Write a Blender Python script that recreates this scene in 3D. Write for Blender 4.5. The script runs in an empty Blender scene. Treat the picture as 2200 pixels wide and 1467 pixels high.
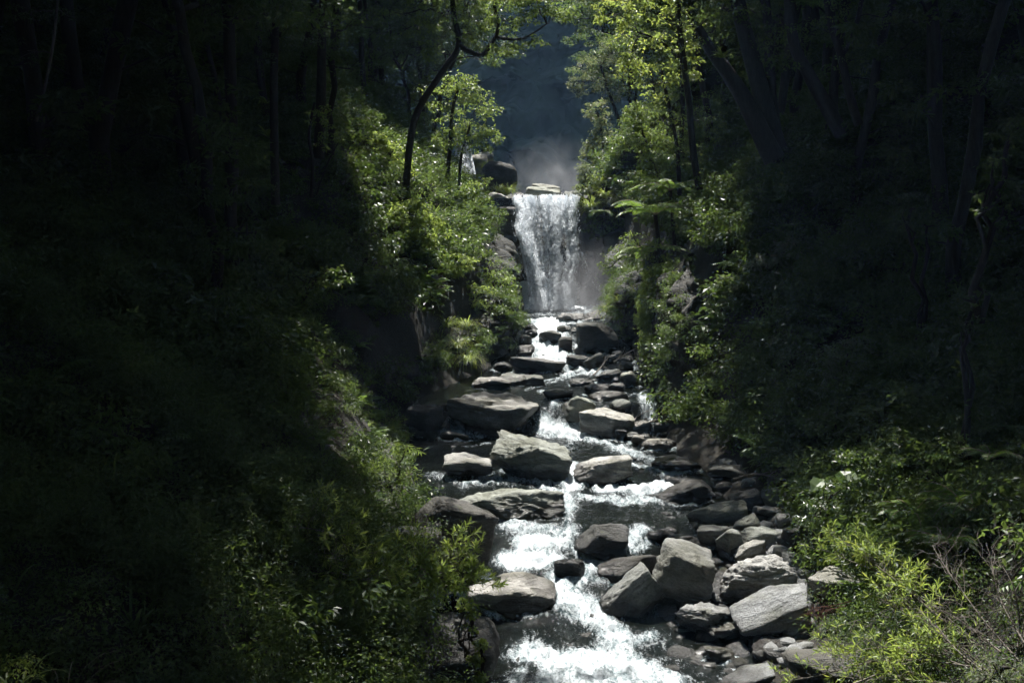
import bpy, bmesh, math, random
import numpy as np
from mathutils import Vector, Matrix

# ------------------------------------------------------------------ camera, sky, sun, exposure
scene = bpy.context.scene
C = scene.collection
R = math.radians
F = 2591.0                      # focal length in photo pixels (2200 wide)
CAMZ = 7.0
PITCH = math.atan(173.5 / F)
cd = bpy.data.cameras.new('camera')
cam = bpy.data.objects.new('camera', cd); C.objects.link(cam)
cam.location = (0, 0, CAMZ)
cam.rotation_euler = (R(90) - PITCH, 0, 0)
cd.sensor_width = 36.0
cd.lens = 36.0 * F / 2200.0
cd.clip_start = 0.1; cd.clip_end = 3000
scene.camera = cam

SUN_EL, SUN_AZ = 64.0, -5.0      # azimuth measured from +Y (up the gorge) towards +X
world = bpy.data.worlds.new('World'); scene.world = world; world.use_nodes = True
wn = world.node_tree
sky = wn.nodes.new('ShaderNodeTexSky'); sky.sky_type = 'NISHITA'; sky.sun_disc = False
sky.sun_elevation = R(SUN_EL); sky.sun_rotation = R(SUN_AZ)
wn.nodes['Background'].inputs['Strength'].default_value = 0.052
wn.links.new(sky.outputs[0], wn.nodes['Background'].inputs['Color'])
sd = bpy.data.lights.new('sun', 'SUN'); sd.energy = 5.0; sd.angle = R(0.5); sd.color = (1.0, 0.96, 0.9)
sun = bpy.data.objects.new('sun', sd); C.objects.link(sun)
SUNV = np.array([math.sin(R(SUN_AZ)) * math.cos(R(SUN_EL)), math.cos(R(SUN_AZ)) * math.cos(R(SUN_EL)), math.sin(R(SUN_EL))])
sun.rotation_euler = Vector(SUNV).to_track_quat('Z', 'Y').to_euler()
sun.location = (0, 40, 90)
vs = scene.view_settings
vs.view_transform = 'Standard'; vs.look = 'None'; vs.gamma = 1.0; vs.exposure = 1.5; vs.use_curve_mapping = False
cy = scene.cycles
cy.max_bounces = 4; cy.diffuse_bounces = 2; cy.glossy_bounces = 1; cy.transmission_bounces = 2
cy.transparent_max_bounces = 10; cy.volume_bounces = 0
cy.use_denoising = True; cy.use_adaptive_sampling = True; cy.adaptive_threshold = 0.045; cy.adaptive_min_samples = 24; cy.time_limit = 900
cy.volume_step_rate = 2.0; cy.volume_max_steps = 48
cy.caustics_reflective = False; cy.caustics_refractive = False
cy.sample_clamp_indirect = 3.0

# ------------------------------------------------------------------ basic helpers
FW = np.array([0, math.cos(PITCH), -math.sin(PITCH)]); UP = np.array([0, math.sin(PITCH), math.cos(PITCH)])
def ray(px, py):
    return FW + np.array([1.0, 0, 0]) * ((px - 1100) / F) + UP * ((733.5 - py) / F)
def P(px, py, d):
    r = ray(px, py)
    return np.array([0, 0, CAMZ]) + r * (d / r[1])
def ppx(n, d):                  # n photo pixels at distance d, in metres
    return n * d / F

_rs = np.random.RandomState(7)
_perm = np.tile(_rs.permutation(256), 3)
_grad = _rs.normal(size=(256, 3)); _grad /= np.linalg.norm(_grad, axis=1)[:, None]
def perlin(p):
    p = np.asarray(p, dtype=np.float64)
    i = np.floor(p).astype(np.int64); f = p - i; i &= 255
    u = f * f * f * (f * (f * 6 - 15) + 10)
    out = np.zeros(len(p))
    for dx in (0, 1):
        wx = u[:, 0] if dx else 1 - u[:, 0]
        for dy in (0, 1):
            wy = u[:, 1] if dy else 1 - u[:, 1]
            for dz in (0, 1):
                wz = u[:, 2] if dz else 1 - u[:, 2]
                h = _perm[_perm[_perm[i[:, 0] + dx] + i[:, 1] + dy] + i[:, 2] + dz]
                g = _grad[h]
                out += wx * wy * wz * (g[:, 0] * (f[:, 0] - dx) + g[:, 1] * (f[:, 1] - dy) + g[:, 2] * (f[:, 2] - dz))
    return out
def fbm(p, oct=4, gain=0.5, lac=2.03):
    p = np.asarray(p, dtype=np.float64); s = np.zeros(len(p)); a = 1.0
    for k in range(oct):
        s += a * perlin(p + 17.3 * k); p = p * lac; a *= gain
    return s
def xyz(x, y, z): return np.stack([np.broadcast_to(np.asarray(a, dtype=float), np.broadcast(x, y, z).shape).ravel() for a in (x, y, z)], 1)
def sstep(a, b, x):
    t = np.clip((np.asarray(x, dtype=float) - a) / (b - a), 0, 1); return t * t * (3 - 2 * t)

def mesh_np(name, verts, faces, mat=None, attrs=None, smooth=True):
    """verts (N,3); faces: list of int arrays (M,3) / (M,4)"""
    me = bpy.data.meshes.new(name)
    verts = np.asarray(verts, dtype=np.float32)
    if isinstance(faces, np.ndarray): faces = [faces]
    faces = [np.asarray(f, dtype=np.int32) for f in faces if len(f)]
    nl = sum(f.size for f in faces); nf = sum(len(f) for f in faces)
    me.vertices.add(len(verts)); me.vertices.foreach_set('co', verts.ravel())
    me.loops.add(nl); me.loops.foreach_set('vertex_index', np.concatenate([f.ravel() for f in faces]))
    me.polygons.add(nf)
    tot = np.concatenate([np.full(len(f), f.shape[1], dtype=np.int32) for f in faces])
    st = np.concatenate([[0], np.cumsum(tot)[:-1]]).astype(np.int32)
    me.polygons.foreach_set('loop_start', st)
    me.polygons.foreach_set('use_smooth', np.full(nf, smooth))
    for k, v in (attrs or {}).items():
        v = np.asarray(v, dtype=np.float32)
        if v.ndim == 1:
            a = me.attributes.new(k, 'FLOAT', 'POINT'); a.data.foreach_set('value', v)
        else:
            a = me.attributes.new(k, 'FLOAT_VECTOR', 'POINT'); a.data.foreach_set('vector', v.ravel())
    if mat is not None: me.materials.append(mat)
    me.update(calc_edges=True)
    return me
def obj(name, me, parent=None, loc=None):
    o = bpy.data.objects.new(name, me); C.objects.link(o)
    if parent is not None: o.parent = parent
    if loc is not None: o.location = tuple(loc)
    return o
def tag(o, label=None, cat=None, group=None, kind=None):
    if label: o['label'] = label
    if cat: o['category'] = cat
    if group: o['group'] = group
    if kind: o['kind'] = kind
    return o
def copy_tree(root):
    r = root.copy(); C.objects.link(r)
    for ch in root.children:
        c = ch.copy(); C.objects.link(c); c.parent = r
        for g in ch.children:
            d = g.copy(); C.objects.link(d); d.parent = c
    return r
def grid_faces(nu, nv):
    i = np.arange(nu * nv).reshape(nv, nu)
    return np.stack([i[:-1, :-1].ravel(), i[:-1, 1:].ravel(), i[1:, 1:].ravel(), i[1:, :-1].ravel()], 1)

# ------------------------------------------------------------------ materials
def newmat(name):
    m = bpy.data.materials.new(name); m.use_nodes = True
    nt = m.node_tree; nt.nodes.clear()
    out = nt.nodes.new('ShaderNodeOutputMaterial')
    return m, nt, out
def N(nt, t, **kw):
    n = nt.nodes.new(t)
    for k, v in kw.items():
        if k.startswith('i_'):
            key = k[2:]; key = int(key) if key.isdigit() else key.replace('_', ' ')
            n.inputs[key].default_value = v
        else: setattr(n, k, v)
    return n
def ramp(nt, fac, stops):
    r = nt.nodes.new('ShaderNodeValToRGB'); e = r.color_ramp.elements
    while len(e) > 1: e.remove(e[-1])
    for k, (p, c) in enumerate(stops):
        x = e[0] if k == 0 else e.new(p)
        x.position = p; x.color = (c[0], c[1], c[2], 1) if len(c) == 3 else c
    nt.links.new(fac, r.inputs[0]); return r

def leaf_mat(name, c1, c2, trans, rough=0.43, tfac=0.45, spec=0.38):
    m, nt, out = newmat(name); L = nt.links.new
    at = N(nt, 'ShaderNodeAttribute', attribute_name='rnd')
    oi = N(nt, 'ShaderNodeObjectInfo')
    ad = N(nt, 'ShaderNodeMath', operation='MULTIPLY_ADD', i_1=0.35)
    L(oi.outputs['Random'], ad.inputs[0]); 
    sc = N(nt, 'ShaderNodeMath', operation='MULTIPLY', i_1=0.8); L(at.outputs['Fac'], sc.inputs[0]); L(sc.outputs[0], ad.inputs[2])
    yel = tuple(min(1, 1.5 * a + 0.03) for a in c2)
    cr = ramp(nt, ad.outputs[0], [(0.0, c1), (0.75, c2), (1.0, (c2[0] * 1.5, c2[1] * 1.2, c2[2]))])
    tr = ramp(nt, ad.outputs[0], [(0.0, tuple(0.75 * a for a in trans)), (0.8, trans), (1.0, (trans[0] * 1.25, trans[1] * 1.05, trans[2]))])
    p = N(nt, 'ShaderNodeBsdfPrincipled', i_Roughness=rough)
    p.inputs['Specular IOR Level'].default_value = spec
    L(cr.outputs[0], p.inputs['Base Color'])
    t = N(nt, 'ShaderNodeBsdfTranslucent'); L(tr.outputs[0], t.inputs['Color'])
    mx = N(nt, 'ShaderNodeMixShader', i_0=tfac); L(p.outputs[0], mx.inputs[1]); L(t.outputs[0], mx.inputs[2])
    L(mx.outputs[0], out.inputs['Surface'])
    return m
M = {}
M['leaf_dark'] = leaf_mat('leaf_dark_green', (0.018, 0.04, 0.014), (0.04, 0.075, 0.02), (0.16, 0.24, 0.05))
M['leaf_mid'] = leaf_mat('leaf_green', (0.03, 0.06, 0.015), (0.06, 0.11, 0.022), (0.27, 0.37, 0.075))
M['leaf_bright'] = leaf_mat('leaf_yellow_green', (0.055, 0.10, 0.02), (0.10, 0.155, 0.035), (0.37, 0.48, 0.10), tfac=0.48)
M['leaf_silver'] = leaf_mat('leaf_silvery', (0.07, 0.09, 0.06), (0.11, 0.13, 0.09), (0.22, 0.28, 0.10), rough=0.45)
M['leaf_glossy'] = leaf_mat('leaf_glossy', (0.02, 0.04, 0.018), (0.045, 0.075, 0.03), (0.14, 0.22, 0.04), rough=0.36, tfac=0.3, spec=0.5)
M['grass'] = leaf_mat('grass_blade', (0.05, 0.085, 0.02), (0.10, 0.13, 0.035), (0.36, 0.46, 0.09), tfac=0.5)
M['frond'] = leaf_mat('fern_frond', (0.03, 0.07, 0.015), (0.06, 0.12, 0.02), (0.2, 0.31, 0.05), tfac=0.45)
M['dry'] = leaf_mat('dry_stalk', (0.14, 0.11, 0.07), (0.24, 0.2, 0.13), (0.2, 0.17, 0.1), rough=0.7, tfac=0.15, spec=0.2)

def bark_mat(name, c1, c2):
    m, nt, out = newmat(name); L = nt.links.new
    tc = N(nt, 'ShaderNodeTexCoord'); mp = N(nt, 'ShaderNodeMapping'); mp.inputs['Scale'].default_value = (9, 9, 2.2)
    L(tc.outputs['Object'], mp.inputs[0])
    n1 = N(nt, 'ShaderNodeTexNoise', i_Scale=2.0, i_Detail=6.0, i_Roughness=0.65); L(mp.outputs[0], n1.inputs['Vector'])
    cr = ramp(nt, n1.outputs['Fac'], [(0.3, c1), (0.7, c2)])
    p = N(nt, 'ShaderNodeBsdfPrincipled', i_Roughness=0.85); L(cr.outputs[0], p.inputs['Base Color'])
    b = N(nt, 'ShaderNodeBump', i_Strength=0.8, i_Distance=0.03); L(n1.outputs['Fac'], b.inputs['Height']); L(b.outputs[0], p.inputs['Normal'])
    L(p.outputs[0], out.inputs['Surface']); return m
M['bark'] = bark_mat('bark_dark', (0.012, 0.011, 0.009), (0.045, 0.038, 0.03))
M['bark_pale'] = bark_mat('bark_pale', (0.09, 0.08, 0.065), (0.22, 0.19, 0.16))
M['twig_red'] = bark_mat('twig_red', (0.09, 0.035, 0.02), (0.16, 0.07, 0.045))

def rock_mat(name, dark, mid, light, warm=0.5):
    m, nt, out = newmat(name); L = nt.links.new
    tc = N(nt, 'ShaderNodeTexCoord'); oi = N(nt, 'ShaderNodeObjectInfo')
    # strata: noise stretched along the foliation of the schist (attribute holds coordinates in the stone's own frame)
    at = N(nt, 'ShaderNodeAttribute', attribute_name='rest')
    off = N(nt, 'ShaderNodeVectorMath', operation='MULTIPLY_ADD'); off.inputs[1].default_value = (1, 1, 1)
    rv = N(nt, 'ShaderNodeVectorMath', operation='SCALE', i_Scale=31.0)
    cmb = N(nt, 'ShaderNodeCombineXYZ'); L(oi.outputs['Random'], cmb.inputs[0]); L(oi.outputs['Random'], cmb.inputs[1])
    L(cmb.outputs[0], rv.inputs[0]); L(at.outputs['Vector'], off.inputs[0]); L(rv.outputs[0], off.inputs[2])
    mp = N(nt, 'ShaderNodeMapping'); mp.inputs['Scale'].default_value = (1.6, 1.6, 9.0); L(off.outputs[0], mp.inputs[0])
    n1 = N(nt, 'ShaderNodeTexNoise', i_Scale=1.6, i_Detail=8.0, i_Roughness=0.62, i_Distortion=0.6); L(mp.outputs[0], n1.inputs['Vector'])
    n2 = N(nt, 'ShaderNodeTexNoise', i_Scale=1.1, i_Detail=5.0, i_Roughness=0.6); L(off.outputs[0], n2.inputs['Vector'])
    n3 = N(nt, 'ShaderNodeTexNoise', i_Scale=26.0, i_Detail=4.0, i_Roughness=0.7); L(off.outputs[0], n3.inputs['Vector'])
    mx = N(nt, 'ShaderNodeMath', operation='MULTIPLY_ADD', i_1=0.55); L(n1.outputs['Fac'], mx.inputs[0])
    h2 = N(nt, 'ShaderNodeMath', operation='MULTIPLY', i_1=0.45); L(n3.outputs['Fac'], h2.inputs[0]); L(h2.outputs[0], mx.inputs[2])
    cr = ramp(nt, mx.outputs[0], [(0.32, dark), (0.5, mid), (0.66, light)])
    # patches of lichen and stain
    st = ramp(nt, n2.outputs['Fac'], [(0.46, (0, 0, 0)), (0.6, (1, 1, 1))])
    mc0 = N(nt, 'ShaderNodeMixRGB', blend_type='MULTIPLY'); mc0.inputs[2].default_value = (0.6, 0.6, 0.53, 1)
    L(st.outputs[0], mc0.inputs[0]); L(cr.outputs[0], mc0.inputs[1])
    ti = ramp(nt, oi.outputs['Random'], [(0.0, (0.98, 0.95, 0.9)), (0.2, (0.66, 0.69, 0.72)), (0.4, (1.06, 1.05, 1.02)), (0.6, (0.8, 0.76, 0.7)), (0.8, (0.82, 0.88, 0.76)), (1.0, (0.55, 0.56, 0.58))])
    mt_ = N(nt, 'ShaderNodeMixRGB', blend_type='MULTIPLY', i_0=1.0); L(mc0.outputs[0], mt_.inputs[1]); L(ti.outputs[0], mt_.inputs[2])
    # cracks along the foliation
    vo = N(nt, 'ShaderNodeTexVoronoi', feature='DISTANCE_TO_EDGE', i_Scale=1.3); 
    mpv = N(nt, 'ShaderNodeMapping'); mpv.inputs['Scale'].default_value = (0.8, 0.8, 2.6); L(off.outputs[0], mpv.inputs[0])
    dw = N(nt, 'ShaderNodeMixRGB', blend_type='ADD', i_0=0.5); L(mpv.outputs[0], dw.inputs[1]); L(n2.outputs['Color'], dw.inputs[2]); L(dw.outputs[0], vo.inputs['Vector'])
    vc = ramp(nt, vo.outputs['Distance'], [(0.0, (0.3, 0.3, 0.3)), (0.02, (1, 1, 1))])
    mk = N(nt, 'ShaderNodeMixRGB', blend_type='MULTIPLY'); cm = ramp(nt, n1.outputs['Fac'], [(0.48, (0, 0, 0)), (0.6, (0.7, 0.7, 0.7))]); L(cm.outputs[0], mk.inputs[0]); L(mt_.outputs[0], mk.inputs[1]); L(vc.outputs[0], mk.inputs[2])
    # moss and lichen in patches
    n5 = N(nt, 'ShaderNodeTexNoise', i_Scale=3.2, i_Detail=6.0, i_Roughness=0.7); L(off.outputs[0], n5.inputs['Vector'])
    mo = ramp(nt, n5.outputs['Fac'], [(0.58, (0, 0, 0)), (0.70, (0.6, 0.6, 0.6))])
    mc = N(nt, 'ShaderNodeMixRGB'); mc.inputs[2].default_value = (0.07, 0.08, 0.035, 1); L(mo.outputs[0], mc.inputs[0]); L(mk.outputs[0], mc.inputs[1])
    # wet lower flank: darker and shinier
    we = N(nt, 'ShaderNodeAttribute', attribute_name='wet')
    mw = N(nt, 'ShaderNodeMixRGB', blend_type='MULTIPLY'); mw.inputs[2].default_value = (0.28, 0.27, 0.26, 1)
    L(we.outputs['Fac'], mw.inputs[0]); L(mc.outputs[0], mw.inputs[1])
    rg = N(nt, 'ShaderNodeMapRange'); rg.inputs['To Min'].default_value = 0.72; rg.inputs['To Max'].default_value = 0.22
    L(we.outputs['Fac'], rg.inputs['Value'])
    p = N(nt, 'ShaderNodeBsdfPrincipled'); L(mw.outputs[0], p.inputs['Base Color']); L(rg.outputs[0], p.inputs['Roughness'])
    p.inputs['Specular IOR Level'].default_value = 0.4
    b0 = N(nt, 'ShaderNodeBump', i_Strength=0.35, i_Distance=0.04); L(vc.outputs[0], b0.inputs['Height'])
    b = N(nt, 'ShaderNodeBump', i_Strength=1.0, i_Distance=0.10); L(mx.outputs[0], b.inputs['Height']); L(b0.outputs[0], b.inputs['Normal'])
    L(b.outputs[0], p.inputs['Normal']); L(p.outputs[0], out.inputs['Surface']); return m
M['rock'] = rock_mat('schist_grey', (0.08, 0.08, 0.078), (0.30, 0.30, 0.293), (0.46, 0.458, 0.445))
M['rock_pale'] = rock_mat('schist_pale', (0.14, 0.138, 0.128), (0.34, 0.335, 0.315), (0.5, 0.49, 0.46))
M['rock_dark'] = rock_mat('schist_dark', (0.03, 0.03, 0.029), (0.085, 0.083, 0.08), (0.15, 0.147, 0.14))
M['rock_wall'] = rock_mat('schist_shade_black', (0.012, 0.013, 0.012), (0.04, 0.04, 0.037), (0.085, 0.085, 0.078))  # wall schist darkened in base colour to stand in for shade

def ground_mat():
    m, nt, out = newmat('forest_soil'); L = nt.links.new
    tc = N(nt, 'ShaderNodeTexCoord')
    n1 = N(nt, 'ShaderNodeTexNoise', i_Scale=1.7, i_Detail=9.0, i_Roughness=0.7); L(tc.outputs['Object'], n1.inputs['Vector'])
    n2 = N(nt, 'ShaderNodeTexNoise', i_Scale=14.0, i_Detail=6.0, i_Roughness=0.7); L(tc.outputs['Object'], n2.inputs['Vector'])
    cr0 = ramp(nt, n1.outputs['Fac'], [(0.35, (0.014, 0.012, 0.009)), (0.55, (0.03, 0.026, 0.018)), (0.7, (0.022, 0.03, 0.012))])
    ge = N(nt, 'ShaderNodeNewGeometry'); sx = N(nt, 'ShaderNodeSeparateXYZ'); L(ge.outputs['True Normal'], sx.inputs[0])
    st = N(nt, 'ShaderNodeMapRange'); L(sx.outputs['Z'], st.inputs['Value']); st.inputs['From Min'].default_value = 0.65; st.inputs['From Max'].default_value = 0.45
    ck = ramp(nt, n2.outputs['Fac'], [(0.35, (0.015, 0.015, 0.014)), (0.65, (0.06, 0.06, 0.055))])
    cr = N(nt, 'ShaderNodeMixRGB'); L(st.outputs[0], cr.inputs[0]); L(cr0.outputs[0], cr.inputs[1]); L(ck.outputs[0], cr.inputs[2])
    p = N(nt, 'ShaderNodeBsdfPrincipled', i_Roughness=0.95); L(cr.outputs[0], p.inputs['Base Color'])
    b = N(nt, 'ShaderNodeBump', i_Strength=1.0, i_Distance=0.08); L(n2.outputs['Fac'], b.inputs['Height']); L(b.outputs[0], p.inputs['Normal'])
    L(p.outputs[0], out.inputs['Surface']); return m
M['ground'] = ground_mat()

def mountain_mat():
    m, nt, out = newmat('forested_mountain'); L = nt.links.new
    tc = N(nt, 'ShaderNodeTexCoord')
    n1 = N(nt, 'ShaderNodeTexNoise', i_Scale=0.03, i_Detail=8.0, i_Roughness=0.65); L(tc.outputs['Object'], n1.inputs['Vector'])
    n2 = N(nt, 'ShaderNodeTexVoronoi', i_Scale=0.22); L(tc.outputs['Object'], n2.inputs['Vector'])
    cr = ramp(nt, n1.outputs['Fac'], [(0.4, (0.02, 0.035, 0.016)), (0.6, (0.045, 0.065, 0.03)), (0.7, (0.09, 0.09, 0.08))])
    p = N(nt, 'ShaderNodeBsdfPrincipled', i_Roughness=0.95); L(cr.outputs[0], p.inputs['Base Color'])
    b = N(nt, 'ShaderNodeBump', i_Strength=1.0, i_Distance=2.0); b.invert = True
    L(n2.outputs['Distance'], b.inputs['Height']); L(b.outputs[0], p.inputs['Normal'])
    L(p.outputs[0], out.inputs['Surface']); return m
M['mountain'] = mountain_mat()

def water_mat():
    m, nt, out = newmat('stream_water'); L = nt.links.new
    tc = N(nt, 'ShaderNodeTexCoord')
    mp = N(nt, 'ShaderNodeMapping'); mp.inputs['Scale'].default_value = (1.2, 0.36, 1.0); L(tc.outputs['Object'], mp.inputs[0])
    fa = N(nt, 'ShaderNodeAttribute', attribute_name='foam')
    n1 = N(nt, 'ShaderNodeTexNoise', i_Scale=6.0, i_Detail=8.0, i_Roughness=0.7, i_Distortion=1.6); L(mp.outputs[0], n1.inputs['Vector'])
    n2 = N(nt, 'ShaderNodeTexNoise', i_Scale=28.0, i_Detail=5.0, i_Roughness=0.7); L(tc.outputs['Object'], n2.inputs['Vector'])
    a1 = N(nt, 'ShaderNodeMath', operation='SUBTRACT', i_1=0.5); L(n1.outputs['Fac'], a1.inputs[0])
    a2 = N(nt, 'ShaderNodeMath', operation='MULTIPLY_ADD', i_1=2.2); L(a1.outputs[0], a2.inputs[0]); L(fa.outputs['Fac'], a2.inputs[2])
    a3 = N(nt, 'ShaderNodeMath', operation='SUBTRACT', i_1=0.5); L(n2.outputs['Fac'], a3.inputs[0])
    a4 = N(nt, 'ShaderNodeMath', operation='MULTIPLY_ADD', i_1=1.7, use_clamp=True); L(a3.outputs[0], a4.inputs[0]); L(a2.outputs[0], a4.inputs[2])
    fm = ramp(nt, a4.outputs[0], [(0.40, (0, 0, 0)), (0.66, (0.38, 0.38, 0.38)), (1.0, (1, 1, 1))])
    w = N(nt, 'ShaderNodeBsdfPrincipled', i_Roughness=0.06); w.inputs['IOR'].default_value = 1.33
    cw = ramp(nt, fa.outputs['Fac'], [(0.0, (0.003, 0.004, 0.003)), (0.5, (0.008, 0.012, 0.012)), (1.0, (0.11, 0.18, 0.195))])
    L(cw.outputs[0], w.inputs['Base Color'])
    b1 = N(nt, 'ShaderNodeBump', i_Strength=0.9, i_Distance=0.05); L(n1.outputs['Fac'], b1.inputs['Height'])
    b2 = N(nt, 'ShaderNodeBump', i_Strength=0.35, i_Distance=0.012); L(n2.outputs['Fac'], b2.inputs['Height']); L(b1.outputs[0], b2.inputs['Normal'])
    L(b2.outputs[0], w.inputs['Normal'])
    fo = N(nt, 'ShaderNodeBsdfPrincipled', i_Roughness=0.5); fo.inputs['Base Color'].default_value = (0.68, 0.74, 0.78, 1)
    b3 = N(nt, 'ShaderNodeBump', i_Strength=0.7, i_Distance=0.05); L(a4.outputs[0], b3.inputs['Height']); L(b3.outputs[0], fo.inputs['Normal'])
    tl = N(nt, 'ShaderNodeBsdfTranslucent'); tl.inputs['Color'].default_value = (0.75, 0.85, 0.88, 1)
    fx = N(nt, 'ShaderNodeMixShader', i_0=0.25); L(fo.outputs[0], fx.inputs[1]); L(tl.outputs[0], fx.inputs[2])
    mx = N(nt, 'ShaderNodeMixShader'); L(fm.outputs[0], mx.inputs[0]); L(w.outputs[0], mx.inputs[1]); L(fx.outputs[0], mx.inputs[2])
    L(mx.outputs[0], out.inputs['Surface']); return m
M['water'] = water_mat()

def fall_mat():
    m, nt, out = newmat('falling_water'); L = nt.links.new
    at = N(nt, 'ShaderNodeAttribute', attribute_name='flow')      # (across, down, sheet) in metres
    mp = N(nt, 'ShaderNodeMapping'); mp.inputs['Scale'].default_value = (5.0, 0.55, 3.0); L(at.outputs['Vector'], mp.inputs[0])
    n1 = N(nt, 'ShaderNodeTexNoise', i_Scale=1.6, i_Detail=5.0, i_Roughness=0.65, i_Distortion=0.3); L(mp.outputs[0], n1.inputs['Vector'])
    mp2 = N(nt, 'ShaderNodeMapping'); mp2.inputs['Scale'].default_value = (1.0, 0.35, 1.0); L(at.outputs['Vector'], mp2.inputs[0])
    n2 = N(nt, 'ShaderNodeTexNoise', i_Scale=24.0, i_Detail=4.0, i_Roughness=0.75); L(mp2.outputs[0], n2.inputs['Vector'])
    de = N(nt, 'ShaderNodeAttribute', attribute_name='dens')
    a1 = N(nt, 'ShaderNodeMath', operation='SUBTRACT', i_1=0.5); L(n1.outputs['Fac'], a1.inputs[0])
    a2 = N(nt, 'ShaderNodeMath', operation='MULTIPLY_ADD', i_1=1.6); L(a1.outputs[0], a2.inputs[0]); L(de.outputs['Fac'], a2.inputs[2])
    a3 = N(nt, 'ShaderNodeMath', operation='SUBTRACT', i_1=0.5); L(n2.outputs['Fac'], a3.inputs[0])
    a4 = N(nt, 'ShaderNodeMath', operation='MULTIPLY_ADD', i_1=1.8); L(a3.outputs[0], a4.inputs[0]); L(a2.outputs[0], a4.inputs[2])
    fm = ramp(nt, a4.outputs[0], [(0.30, (0, 0, 0)), (0.75, (1, 1, 1))])
    fo = N(nt, 'ShaderNodeBsdfDiffuse'); fo.inputs['Color'].default_value = (0.82, 0.86, 0.9, 1)
    b3 = N(nt, 'ShaderNodeBump', i_Strength=1.0, i_Distance=0.06); L(a4.outputs[0], b3.inputs['Height']); L(b3.outputs[0], fo.inputs['Normal'])
    tl = N(nt, 'ShaderNodeBsdfTranslucent'); tl.inputs['Color'].default_value = (0.88, 0.94, 1.0, 1)
    fx = N(nt, 'ShaderNodeMixShader', i_0=0.78); L(fo.outputs[0], fx.inputs[1]); L(tl.outputs[0], fx.inputs[2])
    tp = N(nt, 'ShaderNodeBsdfTransparent')
    mx = N(nt, 'ShaderNodeMixShader'); L(fm.outputs[0], mx.inputs[0]); L(tp.outputs[0], mx.inputs[1]); L(fx.outputs[0], mx.inputs[2])
    L(mx.outputs[0], out.inputs['Surface']); return m
M['fall'] = fall_mat()

def mist_mat(dens, scale=0.8, seed=0.0):
    m, nt, out = newmat('spray_mist'); L = nt.links.new
    tc = N(nt, 'ShaderNodeTexCoord')
    mp = N(nt, 'ShaderNodeMapping'); mp.inputs['Location'].default_value = (seed, seed, 0); L(tc.outputs['Object'], mp.inputs[0])
    n = N(nt, 'ShaderNodeTexNoise', i_Scale=scale, i_Detail=3.0, i_Roughness=0.55, i_Distortion=0.5); L(mp.outputs[0], n.inputs['Vector'])
    # thick in the middle of the cloud, nothing at its border (generated coordinates run 0..1 over the box)
    sb = N(nt, 'ShaderNodeVectorMath', operation='SUBTRACT'); sb.inputs[1].default_value = (0.5, 0.5, 0.12); L(tc.outputs['Generated'], sb.inputs[0])
    ms = N(nt, 'ShaderNodeVectorMath', operation='MULTIPLY'); ms.inputs[1].default_value = (2, 2, 1.15); L(sb.outputs[0], ms.inputs[0])
    ln = N(nt, 'ShaderNodeVectorMath', operation='LENGTH'); L(ms.outputs[0], ln.inputs[0])
    fo = N(nt, 'ShaderNodeMapRange', interpolation_type='SMOOTHSTEP'); L(ln.outputs['Value'], fo.inputs['Value'])
    fo.inputs['From Min'].default_value = 0.98; fo.inputs['From Max'].default_value = 0.1
    nr = N(nt, 'ShaderNodeMapRange'); L(n.outputs['Fac'], nr.inputs['Value']); nr.inputs['From Min'].default_value = 0.36; nr.inputs['From Max'].default_value = 0.72
    mu = N(nt, 'ShaderNodeMath', operation='MULTIPLY'); L(fo.outputs[0], mu.inputs[0]); L(nr.outputs[0], mu.inputs[1])
    md = N(nt, 'ShaderNodeMath', operation='MULTIPLY', i_1=dens); L(mu.outputs[0], md.inputs[0])
    v = N(nt, 'ShaderNodeVolumePrincipled'); v.inputs['Color'].default_value = (0.92, 0.95, 1, 1); v.inputs['Anisotropy'].default_value = 0.3
    L(md.outputs[0], v.inputs['Density']); L(v.outputs[0], out.inputs['Volume'])
    return m

# ------------------------------------------------------------------ the stream: long profile and edges
_prof = [(1700, 15.5), (1467, 19.0), (1405, 20.6), (1330, 21.9), (1240, 23.4), (1180, 24.6), (1128, 26.0), (1050, 29.5), (1020, 30.6), (990, 32.4), (940, 36.0),
         (912, 36.7), (868, 37.4), (835, 40.5), (800, 45.0), (778, 46.5), (720, 50.0), (690, 53.0), (672, 59.0), (664, 62.0)]
_py = np.array([d for r, d in _prof]); _pz = np.array([P(1100, r, d)[2] for r, d in _prof]); _pz = np.maximum.accumulate(_pz)
LIPY = 62.7
LIPZ = P(1100, 424, LIPY)[2]
def wz(y):
    y = np.asarray(y, dtype=float)
    low = np.interp(y, np.concatenate([[-60, 0], _py]), np.concatenate([[-6.0, -1.2], _pz]))
    up = LIPZ - 0.12 * sstep(0, 0.6, y - LIPY) + np.clip(y - 95, 0, 200) * 0.1
    return np.where(y < LIPY, low, up)
def hit(px, py, dz=0.0):
    d = np.linspace(14, 62.3, 1200); r = ray(px, py)
    z = CAMZ + r[2] / r[1] * d
    k = np.argmax(z <= wz(d) + dz)
    return float(d[k]) if z[k] <= wz(d[k]) + dz else 62.0
def edge(tab):
    a = np.array(tab); return lambda y: np.interp(y, a[:, 0], a[:, 1])
XL = edge([(-60, -2), (15, -0.9), (19, -0.7), (22, -1.5), (26, -2.0), (30, -2.4), (35, -3.1), (38, -3.0), (42, -2.0), (46, -0.8), (50, -0.1), (56, 0.3), (62.2, 0.0), (62.5, -2.2), (70, -3), (90, -4), (140, -8)])
XR = edge([(-60, 6), (15, 4.6), (19, 4.9), (22, 5.6), (26, 6.2), (30, 5.8), (34, 4.9), (38, 4.75), (45, 5.0), (48, 4.9), (52, 4.6), (62.2, 4.4), (62.5, 4.2), (70, 5), (90, 7), (140, 10)])
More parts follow.
